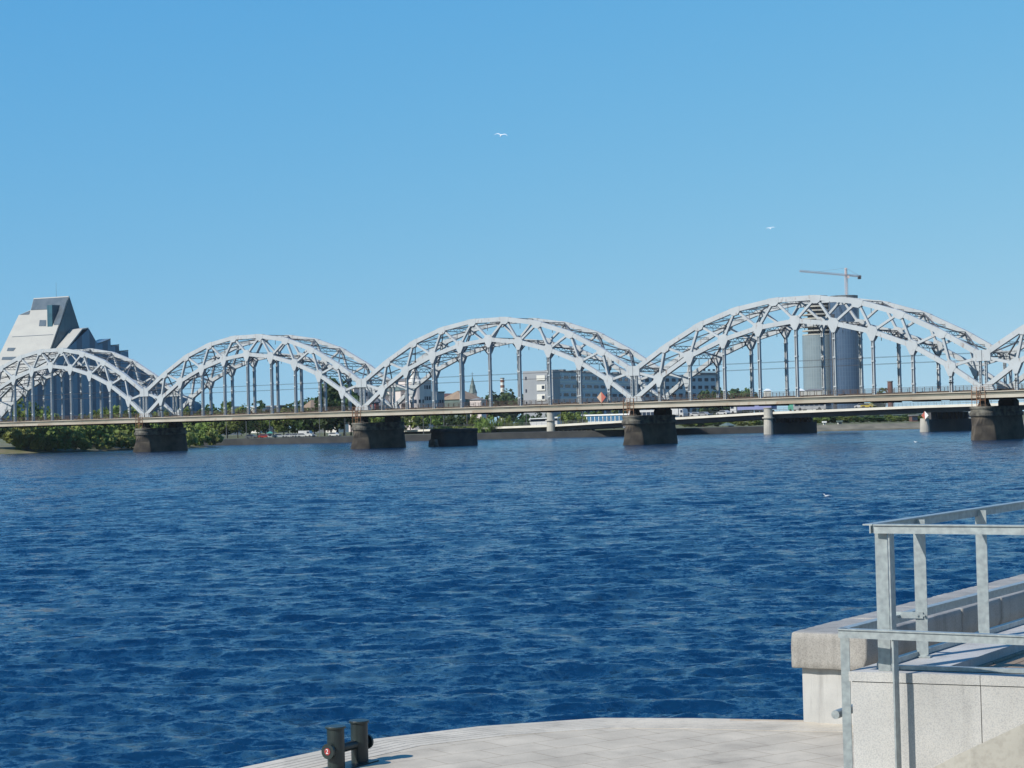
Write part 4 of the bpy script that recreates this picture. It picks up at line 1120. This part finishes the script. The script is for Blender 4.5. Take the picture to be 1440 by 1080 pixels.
# church spire
Y = 1100; p = Vector((gx(664.5, Y), Y, 3)); root = empty('church', p); tag(root, 'church with slim green spire and small cross behind the train shed', 'church')
zb_ = zat(664, 553, Y) - 3
MB().bx(-2.3, 2.3, -2.3, 2.3, 0, zb_).build('tower', M['roofgrey'], root)
MB().lathe([(2.6, zb_), (1.7, zb_ + 2.6), (1.5, zb_ + 4.4), (1.1, zb_ + 5.2), (.9, zb_ + 6.2), (.15, zb_ + 9.4)], 8).build('spire', M['roofgreen'], root)
g = MB(); g.beam((0, 0, zb_ + 9.2), (0, 0, zb_ + 12), .22, .22, (1, 0, 0)); g.beam((-.8, 0, zb_ + 11), (.8, 0, zb_ + 11), .22, .22); g.build('cross', M['steel2'], root)
MB().bx(-14, 8, 1, 14, 0, zb_ - 4).build('nave', M['roofred'], root)
MB().cyl(-5, 0, zb_ - 6, zb_ - 2.0, 1.0, 8, .1).build('turret', M['roofgreen'], root)
# chimneys
def chimney(px, Y, y0, y1, w0, w1, label, bands):
    root = empty('chimney', (gx(px, Y), Y, 3)); tag(root, label, 'chimney')
    z1 = zat(px, y0, Y) - 3
    MB().cyl(0, 0, 0, z1, w0, 16, w1).build('shaft', bands[0], root)
    if len(bands) > 1:
        for f in (.86, .975): MB().cyl(0, 0, z1 * (f - .05), z1 * f, w1 * 1.16, 16, w1 * 1.12).build('band', bands[1], root)
    MB().cyl(0, 0, z1, z1 + .6, w1 * 1.2, 16).build('rim', M['roofgrey'], root)
chimney(706.5, 1400, 532.5, 562, 1.9, 1.35, 'slim white chimney with red bands left of the hotel', [M['hotellight'], M['roofred']])
chimney(1251.5, 1300, 537, 552, 2.0, 1.75, 'stout red-brown chimney right of the twin towers', [M['brick']])
# low buildings on the skyline at right
building('white_roofed_hall', 'low white-roofed hall on the skyline left of the twin towers', 'building', (gx(1076, 1400), 1400), (gx(1084, 1400), 1400), 10, 3, zat(1080, 549.5, 1400), M['hotellight'], M['white'], 1, 3, 1, 1, .1, roof_h=1.6, zlo=10)
building('white_roofed_hall', 'low white-roofed hall just left of the round tower foot', 'building', (gx(1121, 1380), 1380), (gx(1131, 1380), 1380), 10, 3, zat(1126, 549.5, 1380), M['hotellight'], M['white'], 1, 3, 1, 1, .1, roof_h=1.6, zlo=10)
building('podium_hall', 'pale low podium at the foot of the round tower', 'building', (gx(1133, 1540), 1540), (gx(1162, 1540), 1540), 20, 3, zat(1148, 549, 1540), M['hotellight'], M['roofgrey'], 1, 8, 2, 1.5, .05, roof_h=1.5, zlo=12)
building('teal_hall', 'teal-clad hall behind the trees of the right bank', 'building', (gx(1145, 735), 735), (gx(1294, 735), 735), 20, 3, zat(1220, 585, 735), M['teal'], M['roofgreen'], 2, 20, 1.6, .8, .03, zlo=1)
building('brick_shed', 'small red-brown shed left of the right-hand road bridge pier', 'shed', (gx(1281, 655), 655), (gx(1289, 655), 655), 5, 2.2, zat(1285, 585, 655), M['brick'], M['roofgrey'], 2, 3, .8, .7, .1, zlo=.5)
building('white_kiosk', 'white kiosk on the right bank beside the brown pier', 'kiosk', (gx(1353, 648), 648), (gx(1370, 648), 648), 5, 2.2, zat(1361, 581, 648), M['white'], M['hotellight'], 1, 4, 1.2, 1, .1, zlo=1)
building('white_hut', 'tiny white hut on the right bank under the road bridge', 'hut', (gx(1156.5, 632), 632), (gx(1159.5, 632), 632), 1.2, 2.0, zat(1158, 594.5, 632), M['white'], M['white'], 1, 1, .3, .5, .1, zlo=.3)
building('pale_booth', 'pale booth right of the tiny white hut on the right bank', 'hut', (gx(1177, 636), 636), (gx(1182.5, 636), 636), 1.6, 2.0, zat(1180, 593.5, 636), M['hotellight'], M['roofgreen'], 1, 2, .45, .5, .1, zlo=.5)
building('red_roofed_house', 'low red-roofed house under the road bridge right of the middle pier', 'house', (gx(975, 690), 690), (gx(992, 692), 692), 6, 2.6, zat(983, 599.5, 690), M['pale'], M['roofred'], 1, 5, .8, .6, .1, roof_h=1.2, zlo=.2)
building('teal_roofed_house', 'small house with pale teal roof under the road bridge', 'house', (gx(1022, 650), 650), (gx(1031, 651), 651), 5, 2.3, zat(1026, 598.5, 650), M['white'], M['roofgreen'], 1, 3, .6, .5, .1, roof_h=1.0, zlo=.2)
building('green_kiosk', 'small green-roofed kiosk beside a lamp post on the far quay', 'kiosk', (gx(375, 648), 648), (gx(380.5, 648), 648), 2, 2.3, zat(378, 609.5, 648), M['pale'], PAINT['green'], 1, 2, .4, .6, .1, roof_h=.7, zlo=.5)
building('dark_block', 'dark block with a few white balconies behind the lamp posts', 'building', (gx(306, 760), 760), (gx(338, 764), 764), 12, 3, zat(322, 584, 760), M['hotelgrey'], M['roofgrey'], 3, 7, 1.5, 1.4, .05, zlo=.8)
# blue glazed terminal and riverside pavilion
YT = 690
root, lw, hh, _ = building('glazed_terminal', 'low blue glazed terminal with white posts above the road bridge edge', 'building', (gx(818, YT), YT), (gx(889, YT - 20), YT - 20), 8, 3, zat(850, 584.5, YT), mat('blue_glass_panels', (.10, .30, .52), (.06, .20, .40), rough=.2, scale=.6), M['white'], 0, 0)
for k in range(13): inst('post', MB().bx(-.14, .14, -.32, -.02, 0, hh - .3).mesh('post', M['white']), root, (.4 + (lw - .8) * k / 12, 0, 0))
MB().bx(.3, lw - .3, -.18, -.01, hh * .40, hh * .48).build('white_rail', M['white'], root)
YV = 640; p = Vector((gx(766, YV), YV, 2.2)); root = empty('riverside_pavilion', p, R(-8)); tag(root, 'boat-shaped riverside pavilion with flat white roof and grey sloping sides', 'pavilion')
zt = zat(766, 586.5, YV) - 2.2
MB().prism([(-3.9, -3, 0), (4.2, -3, 0), (4.2, -3, zt - 1.3), (-5.0, -3, zt - 1.5)], (0, 7, 0)).build('hull_wall', M['hotelpale'], root)
MB().prism([(-4.6, -2.6, zt - 1.49), (4.1, -2.6, zt - 1.29), (4.1, -2.6, zt - .55), (-4.8, -2.6, zt - .6)], (0, 6, 0)).build('window_band', M['glassdark'], root)
MB().prism([(-5.2, -3.4, zt - .95), (-5.0, -3.4, zt - .35), (4.4, -3.4, zt), (4.4, -3.4, zt - .5), (-4.6, -3.4, zt - .6)], (0, 8, 0)).build('roof', M['white'], root)
g = MB(); g.beam((0.5, 0, zt - .3), (.5, 0, zt + 2.0), .14, .14, (1, 0, 0)); g.beam((-.2, 0, zt + .9), (1.3, 0, zt + .9), .1, .1); g.box((2.4, 0, zt + .3), (1.2, 1, .9)); g.build('mast', M['steel2'], root)
g = MB(); g.tube([(-2.2, -3.2, .1), (0, -3.2, 1.4), (4, -3.2, 1.5)], .09, 6); g.build('stair_rail', M['steel2'], root)

# ------------------------------------------------------------------ near quay: platform
PZ = .8
def make_platform():
    edge = [(-10.5, 16.8), (-3.76, 25.68), (-2.07, 27.85), (-.6, 28.75), (1.22, 29.27), (2.6, 29.02), (5.2, 28.27)]
    g = MB()
    poly = edge + [(6, 30), (12, 38), (30, 30), (24, 8), (-10, 8)]
    g.prism([(x, y, -2.0) for x, y in poly], (0, 0, PZ + 2.0))
    o = g.build('quay_platform', M['paving']); tag(o, kind='structure')
    # grooved edging boards along the waterside
    def offset(d):
        out = []
        for k, (x, y) in enumerate(edge):
            a = Vector(edge[max(0, k - 1)]); b = Vector(edge[min(len(edge) - 1, k + 1)]); t = (b - a).normalized(); n = Vector((t.y, -t.x))
            out.append(Vector((x, y)) + n * d)
        return out
    g = MB(); d = -.03
    for wdt in (.20, .13, .13, .13, .13, .16):
        o0, o1 = offset(d), offset(d + wdt)
        for k in range(len(edge) - 1):
            g.prism([(o0[k].x, o0[k].y, PZ - .06), (o0[k + 1].x, o0[k + 1].y, PZ - .06), (o1[k + 1].x, o1[k + 1].y, PZ - .06), (o1[k].x, o1[k].y, PZ - .06)], (0, 0, .066))
        d += wdt + .018
    o = g.build('edging_boards', M['edging']); tag(o, 'pale grooved edging boards along the waterside of the quay platform', 'edging')
    # rust stain on the stone, laid on as a thin strip, at the far edge
    g = MB(); g.prism([(3.1, 28.76, PZ), (4.15, 28.46, PZ), (4.18, 28.58, PZ), (3.13, 28.87, PZ)], (0, 0, .009))
    o = g.build('rust_stain_strip', mat('rust_stained_strip', (.62, .44, .26), (.72, .62, .48), rough=.85, scale=2.5)); tag(o, 'rust stain on the stone along the far edge of the platform', 'stain')
make_platform()

# mooring bollard (double bitt)
def make_bitt():
    p0 = at(474, 1080, 25.5); p1 = at(507, 1071, 25.95)
    a = Vector((p0.x, p0.y, PZ)); b = Vector((p1.x, p1.y, PZ)); d = (b - a); L_ = d.length
    root = empty('mooring_bollard', a, math.atan2(d.y, d.x)); tag(root, 'dark green double mooring bollard with a red numbered disc on the platform', 'bollard')
    for x in (0, L_):
        MB().lathe([(.115, 0), (.115, .535), (.136, .541), (.138, .560), (.132, .568), (0.02, .57)], 28, (x, 0)).build('post', M['bollard'], root, smooth=False)
    g = MB(); g.tube([(-.15, 0, .26), (L_ + .15, 0, .26)], .062, 18); g.build('crossbar', M['bollard'], root)
    for x, s_ in ((-.15, -1), (L_ + .15, 1)):
        g = MB(); g.tube([(x, 0, .26), (x + s_ * .035, 0, .26)], .10, 24); g.build('end_disc', M['bollard'], root)
    g = MB(); g.bx(-.2, L_ + .2, -.17, .17, .001, .018); g.build('base_plate', M['bollard'], root)
    # red number badge facing the viewer
    w = (Vector((0, 0, EYE)) - a); w = Matrix.Rotation(-math.atan2(d.y, d.x), 3, 'Z') @ w
    bd = empty('number_badge', (0, 0, 0)); 
    g = MB(); g.tube([(-.186, 0, .26), (-.192, 0, .26)], .046, 20); o = g.build('badge', M['red'], root)
    tx = bpy.data.curves.new('digit', 'FONT'); tx.body = '2'; tx.size = .085; tx.align_x = 'CENTER'; tx.align_y = 'CENTER'; tx.extrude = .002
    to = bpy.data.objects.new('digit', tx); COL.objects.link(to)
    dg = bpy.context.evaluated_depsgraph_get(); me = bpy.data.meshes.new_from_object(to.evaluated_get(dg))
    bpy.data.objects.remove(to); bpy.data.objects.remove(bd)
    me.materials.clear(); me.materials.append(M['white'])
    t = bpy.data.objects.new('digit', me); COL.objects.link(t); t.parent = o
    t.matrix_local = Matrix.Translation((-.195, 0, .26)) @ Matrix(((0, 0, -1, 0), (-1, 0, 0, 0), (0, 1, 0, 0), (0, 0, 0, 1)))
make_bitt()

# ------------------------------------------------------------------ parapet of the old quay wall
PV = Vector((math.cos(R(57.4)), math.sin(R(57.4)), 0)); PU = Vector((PV.y, -PV.x, 0))
PB = Vector((4.12, 28.48, 0))
def make_parapet():
    ang = math.atan2(PU.y, PU.x)
    root = empty('quay_parapet', (PB.x, PB.y, PZ), ang); tag(root, 'old quay wall end of pale granite under the rough capping blocks', 'wall')
    g = MB(); g.bx(.04, 1.06, 0, 34, -2.5, .80); g.build('wall', M['granite'], root)
    y = -.12; k = 0; rdm = random.Random(9)
    while y < 33:
        ln = 1.9 if k else 2.05
        x0, x1, z0, z1 = -.07, 1.10, PZ + .80, PZ + 1.33
        nx, ny, nz = 14, 24, 8
        g = MB(); idx = {}
        ease = lambda i, n: 0 if i == 0 else 1 if i == n else .03 if i == 1 else .97 if i == n - 1 else .03 + .94 * (i - 1) / (n - 2)
        def vert(i, j, q):
            key = (i, j, q)
            if key in idx: return idx[key]
            fx, fy, fz = ease(i, nx), ease(j, ny), ease(q, nz)
            px_, py_, pz_ = x0 + (x1 - x0) * fx, y + ln * fy, z0 + (z1 - z0) * fz
            ex = min(fx, 1 - fx) * (x1 - x0); ey = min(fy, 1 - fy) * ln; ez = min(fz, 1 - fz) * (z1 - z0); rr = .028
            c = Vector(((x0 + x1) / 2, y + ln / 2, (z0 + z1) / 2))
            P = Vector((px_, py_, pz_)); In = Vector((max(x0 + rr, min(x1 - rr, px_)), max(y + rr, min(y + ln - rr, py_)), max(z0 + rr, min(z1 - rr, pz_))))
            dd = P - In
            if dd.length > 1e-6: P = In + dd.normalized() * min(dd.length, rr)
            nn = noise.noise(P * 5.0 + Vector((k * 7.3, 0, 0))) * .015 + noise.noise(P * 17.0) * .009
            bulge = .008 * (1 - (2 * fz - 1) ** 2) if fz not in (0, 1) else 0
            od = (P - c); od = Vector((od.x, od.y * .3, od.z)).normalized()
            if fz < .35 and fx > .75: P.x -= (.35 - fz) * .35 * (fx - .75) * 4 * .5          # chamfered foot on the land side
            P = P + od * (nn + bulge)
            idx[key] = len(g.v); g.v.append(tuple(P - Vector((0, 0, PZ)))); return idx[key]
        for i in range(nx):
            for j in range(ny):
                g.f.append((vert(i, j, 0), vert(i, j + 1, 0), vert(i + 1, j + 1, 0), vert(i + 1, j, 0))); g.f.append((vert(i, j, nz), vert(i + 1, j, nz), vert(i + 1, j + 1, nz), vert(i, j + 1, nz)))
        for i in range(nx):
            for q in range(nz):
                g.f.append((vert(i, 0, q), vert(i + 1, 0, q), vert(i + 1, 0, q + 1), vert(i, 0, q + 1))); g.f.append((vert(i, ny, q), vert(i, ny, q + 1), vert(i + 1, ny, q + 1), vert(i + 1, ny, q)))
        for j in range(ny):
            for q in range(nz):
                g.f.append((vert(0, j, q), vert(0, j, q + 1), vert(0, j + 1, q + 1), vert(0, j + 1, q))); g.f.append((vert(nx, j, q), vert(nx, j + 1, q), vert(nx, j + 1, q + 1), vert(nx, j, q + 1)))
        o = g.build('capping_block', M['graniterough'], None, smooth=True)
        o.location = root.location; o.rotation_euler = (0, 0, ang)
        nth = WORDS[k] if k < 20 else 'last'
        tag(o, ('rough granite block capping the near end of the quay wall' if k == 0 else '%s rough granite capping block along the quay wall from its near end' % nth), 'stone block', 'capping blocks of the quay wall')
        y += ln + .035; k += 1
        if k > 9: break
make_parapet()

# ------------------------------------------------------------------ granite-clad terrace wall
WO = Vector((2.46, 14.32, 0)); WU = Vector((math.cos(R(-24)), math.sin(R(-24)), 0)); WV = Vector((math.cos(R(57)), math.sin(R(57)), 0)); WZ = 3.4
RU = Vector((math.cos(R(-32)), math.sin(R(-32)), 0))
def wp(s_, t, z): return WO + WU * s_ + WV * t + Vector((0, 0, z))
def make_wall():
    root = empty('terrace_wall', WO); tag(root, 'pale granite-clad terrace wall with a sunken timber seat behind its edge', 'wall')
    L = lambda s_, t, z: wp(s_, t, z) - WO
    def block(g, s0, s1, t0, t1, z0, z1):
        g.prism([L(s0, t0, z0), L(s1, t0, z0), L(s1, t1, z0), L(s0, t1, z0)], (0, 0, z1 - z0))
    g = MB(); block(g, .015, 6, .015, .34, PZ, WZ - .07); block(g, .015, .55, .345, 16, PZ, WZ - .07); g.build('core', M['concretedark'], root)
    g = MB(); s_ = 0.0                                    # cladding slabs on the front, 6 mm joints
    for w in (.94, .92, .92, .92, .92, .92):
        block(g, s_, s_ + w - .006, -.012, .014, PZ, WZ - .076); s_ += w
    t = .02
    while t < 15:
        block(g, -.012, .014, t, t + .994, PZ, WZ - .076); t += 1.0
    g.build('cladding', M['granite'], root)
    g = MB(); s_ = -.02
    for w in (.96, .92, .92, .92, .92, .92):
        block(g, s_, s_ + w - .005, -.02, .33, WZ - .07, WZ); s_ += w
    t = .335
    while t < 15:
        block(g, -.02, .555, t, t + 1.195, WZ - .07, WZ); t += 1.2
    g.build('coping', M['granite'], root)
    g = MB(); t = .36
    while t < 15:
        block(g, .5505, .575, t, t + .99, WZ - .6, WZ - .073); t += 1.0
    g.build('inner_cladding', granite('shade_brown_granite', (.62, .50, .38), (.45, .36, .28), 60), root)
    g = MB()
    for k in range(30): block(g, .60 + k * .145, .60 + k * .145 + .135, .36, 9, WZ - .14, WZ - .085)
    g.build('timber_seat', M['wood'], root)
    g = MB(); block(g, .58, 6, .345, 15, PZ, WZ - .185); g.build('terrace_fill', M['concretedark'], root)
make_wall()

RAILG = 'galvanised railings on the terrace'
def flat_post(g, p, d, h, w=.092, t=.012):
    g.box(p + Vector((0, 0, h / 2)), (w, t, h), (d, Vector((-d.y, d.x, 0)), Vector((0, 0, 1))))
def make_upper_rail():
    z = WZ + .002; h = 1.065
    c = wp(.13, .07, z); root = empty('railing', c); tag(root, 'galvanised flat-bar railing standing on top of the terrace wall', 'railing', RAILG)
    L = lambda v: v - c
    def frame(p, q, name):
        g = MB(); d = (q - p).normalized(); up = Vector((0, 0, 1))
        g.beam(L(p) + up * (h + .012), L(q) + up * (h + .012), .075, .010)
        sd = d.cross(up)
        g.beam(L(p) + up * (h - .022) + sd * .02, L(q) + up * (h - .022) + sd * .02, .010, .058)
        g.build(name, M['metal'], root)
    v_end = c + WV * 12; u_end = c + RU * 4
    frame(c - WV * .04, v_end, 'handrail'); frame(c + RU * .05 - WV * .02, u_end, 'handrail')
    # posts
    PUd = WU
    MB().box(tuple(PUd * .085 + Vector((0, 0, h / 2))), (.092, .012, h), (PUd, Vector((-PUd.y, PUd.x, 0)), Vector((0, 0, 1)))).build('post', M['metal'], root)
    g = MB(); flat_post(g, PUd * .15 + WV * .02, WV, h, .09); g.build('post', M['metal'], root)
    for t in (.87, 2.27, 3.67, 5.07, 6.47, 7.87):
        g = MB(); flat_post(g, WV * t + PUd * .045, PUd, h); g.box(WV * t + PUd * .045 + Vector((0, 0, .006)), (.13, .09, .012), (PUd, Vector((-PUd.y, PUd.x, 0)), Vector((0, 0, 1)))); g.build('post', M['metal'], root)
    g = MB(); nv = Vector((-PUd.y, PUd.x, 0)); bp_ = WV * .87 - nv * .016 + Vector((0, 0, .325))
    g.box(bp_ - PUd * .09, (.30, .008, .05), (PUd, nv, Vector((0, 0, 1))))
    for dx_ in (.02, .07): g.tube([tuple(bp_ + PUd * dx_ - nv * .003), tuple(bp_ + PUd * dx_ - nv * .016)], .009, 8)
    g.build('bracket', M['metal'], root)
    g = MB()
    for t in (.87, 2.27, 3.67):
        for dx_ in (.0, .085):
            q = WV * t + PUd * dx_ - nv * .03 + Vector((0, 0, .012)); g.tube([tuple(q), tuple(q + Vector((0, 0, .012)))], .010, 8)
    g.build('bolts', M['metal'], root)
    for t in (1.55, 2.95):
        g = MB(); flat_post(g, RU * t, WV, h, .09); g.build('post', M['metal'], root)
    g = MB(); g.beam(WV * .15 + PUd * -.01 + Vector((0, 0, .022)), WV * 11 + PUd * -.01 + Vector((0, 0, .022)), .05, .04); g.build('foot_rail', M['metal'], root)
    g = MB(); g.beam(WU * .12 + Vector((0, 0, .018)) + WV * .09, WU * 4 + Vector((0, 0, .018)) + WV * .09, .05, .03); g.build('foot_rail', M['metal'], root)
make_upper_rail()
def make_lower_rail():
    zt = 3.724; c = wp(-.02, -.09, zt); root = empty('railing', (c.x, c.y, 2.3)); tag(root, 'lower galvanised flat-bar railing wrapped round the corner of the terrace wall', 'railing', RAILG)
    o_ = Vector((c.x, c.y, 2.3)); L = lambda v: v - o_; up = Vector((0, 0, 1))
    for d, ln, sgn in ((WV, 12, 1), (RU, 4, 1)):
        g = MB(); p = L(c) - WV * .03 - (WU * .02 if d is RU else WU * 0)
        q = p + d * ln; sd = d.cross(up)
        g.beam(p, q, .07, .010); g.beam(p - up * .034 + sd * .02, q - up * .034 + sd * .02, .010, .056); g.build('handrail', M['metal'], root)
    hh = zt - 2.3 - .01
    g = MB(); g.box(L(c) - WU * .035 + WV * .10 - up * (hh / 2 + .006), (.066, .012, hh), (WU, Vector((-WU.y, WU.x, 0)), up)); g.build('post', M['metal'], root)
    g = MB(); q = at(1255, 1000, 14.0); s_ = Vector((q.x, q.y, 0)) - Vector((c.x, c.y, 0)); s_ = RU * s_.length
    g.box(L(c) + s_ - up * (hh / 2 + .006), (.09, .012, hh), (WV, Vector((-WV.y, WV.x, 0)), up)); g.build('post', M['metal'], root)
    for t in (1.66, 3.08, 4.5):
        g = MB(); g.box(L(c) + WV * t - WU * .03 - up * (hh / 2 + .006), (.05, .012, hh), (WU, Vector((-WU.y, WU.x, 0)), up)); g.build('post', M['metal'], root)
    g = MB(); g.box(L(c) + s_ * 5.5 - up * (hh / 2 + .006), (.09, .012, hh), (WV, Vector((-WV.y, WV.x, 0)), up)); g.build('post', M['metal'], root)
make_lower_rail()
def make_stub():
    c = wp(-.18, .10, 3.06); root = empty('handrail_pipe', c); tag(root, 'round galvanised handrail pipe end poking out beside the terrace corner', 'handrail')
    g = MB(); g.tube([(0, 0, 0), tuple(WV * 5)], .033, 16); g.build('pipe', M['metal'], root)
    g = MB()
    for t in (.35, 1.9, 3.4): g.tube([tuple(WV * t + Vector((0, 0, -.03))), tuple(WV * t + Vector((0, 0, -.10))), tuple(WV * t + WU * .155 + Vector((0, 0, -.13)))], .011, 8)
    g.build('bracket', M['metal'], root)
make_stub()
def make_ramp():
    # concrete stair cheek climbing along the foot of the terrace wall
    g = MB(); d = WU; n = -WV
    p = lambda s_, w, z: WO + d * s_ + n * (.016 + w) + Vector((0, 0, z))
    prof = [(-.35, PZ), (-.35, 2.10), (.674, 2.73), (1.30, 3.09), (2.2, 3.55), (4.5, 3.55), (4.5, PZ)]
    g.prism([p(s_, 0, z) for s_, z in prof], n * 1.5)
    o = g.build('stair_ramp', M['rampc']); tag(o, 'beige concrete ramp climbing along the foot of the granite wall', 'ramp')
    g = MB(); g.bx(-14, 14, -14, 7.0, -2, 3.55); o = g.build('promenade', M['paving']); tag(o, kind='structure')
make_ramp()

# ------------------------------------------------------------------ gulls
M['gull'] = mat('gull_white', (1.3, 1.3, 1.28), (1.2, 1.2, 1.2), rough=.6, scale=8)
M['gullgrey'] = mat('gull_grey_wing', (.42, .44, .47), (.36, .38, .41), rough=.6, scale=8)
M['beak'] = mat('yellow_beak', (.6, .4, .05), rough=.5)
def gull(loc, rz, flying, label, bank=0.0, s_=1.0):
    root = empty('gull', loc, rz); root.rotation_euler = (bank, R(-26) if flying else 0, rz); root.scale = (s_, s_, s_); tag(root, label, 'bird')
    prof = [(-.24, .008, .03), (-.17, .035, .02), (-.08, .062, .0), (.03, .070, .0), (.12, .055, .015), (.17, .042, .04), (.215, .040, .055), (.245, .024, .05), (.255, .008, .047)]
    if not flying: prof = [(-.24, .008, .06), (-.17, .035, .035), (-.08, .065, .01), (.03, .072, .0), (.10, .055, .03), (.14, .036, .09), (.175, .036, .13), (.205, .022, .13), (.215, .008, .125)]
    rings = [[(x, r * math.cos(2 * math.pi * i / 12), z + .05 + r * math.sin(2 * math.pi * i / 12)) for i in range(12)] for x, r, z in prof]
    MB().loft(rings).build('body', M['gull'], root, smooth=True)
    hx, hz_ = (.255, .097) if flying else (.215, .175)
    MB().tube([(hx - .01, 0, hz_), (hx + .045, 0, hz_ - .008)], [.011, .003], 6).build('beak', M['beak'], root)
    MB().prism([(-.20, -.02, .085), (-.33, -.055, .09), (-.33, .055, .09), (-.20, .02, .085)], (0, 0, .008)).build('tail', M['gull'], root)
    for sgn in (-1, 1):
        g = MB()
        if flying:
            st = [(.03, .14, .06), (.25, .19, .13), (.40, .15, .14), (.58, .05, .09), (.66, -.06, .05)]
            up = []; dn = []
            for yy, le, zz in st:
                ch = .16 * (1 - yy / .75) + .02
                up.append((le, sgn * yy, zz + .055)); dn.append((le - ch, sgn * yy, zz + .045))
            for k in range(4):
                a, b, c, d = up[k], up[k + 1], dn[k + 1], dn[k]
                g.prism([a, b, c, d], (0, 0, .010))
        else:
            g.prism([(.08, sgn * .066, .07), (-.10, sgn * .068, .09), (-.27, sgn * .02, .10), (-.12, sgn * .066, .03)], (0, sgn * .012, 0))
        g.build('wing', M['gullgrey'] if not flying else M['gull'], root)
gull(at(704.5, 190.5, 150), R(72), True, 'white gull gliding high in the sky above the middle arch', R(8), .8)
gull(at(1084, 321.5, 290), R(80), True, 'tiny pale gull in the sky left of the tower crane', R(-6))
gull(at(877.5, 601.5, 385), R(200), True, 'white gull flying low beside the middle stone pier', R(12))
q = at(1162, 700, 124); gull((q.x, q.y, .02), R(200), False, 'white gull floating on the water left of the railing')
q = at(1287, 622, 338); gull((q.x, q.y, .03), R(170), False, 'distant white gull floating in front of the right-hand pier', 0, 1.3)

# ------------------------------------------------------------------ air
def make_haze():
    m = bpy.data.materials.new('haze'); m.use_nodes = True; nt = m.node_tree; nt.nodes.clear()
    out = nt.nodes.new('ShaderNodeOutputMaterial'); v = nt.nodes.new('ShaderNodeVolumePrincipled')
    v.inputs['Color'].default_value = (.80, .90, 1.0, 1); v.inputs['Density'].default_value = .00003; v.inputs['Anisotropy'].default_value = 0.0
    nt.links.new(v.outputs[0], out.inputs['Volume'])
    o = MB().bx(-6500, 6500, -120, 4600, -3.2, 175).build('haze', m)
    tag(o, 'thin pale summer haze over the river', 'haze', kind='stuff')
make_haze()
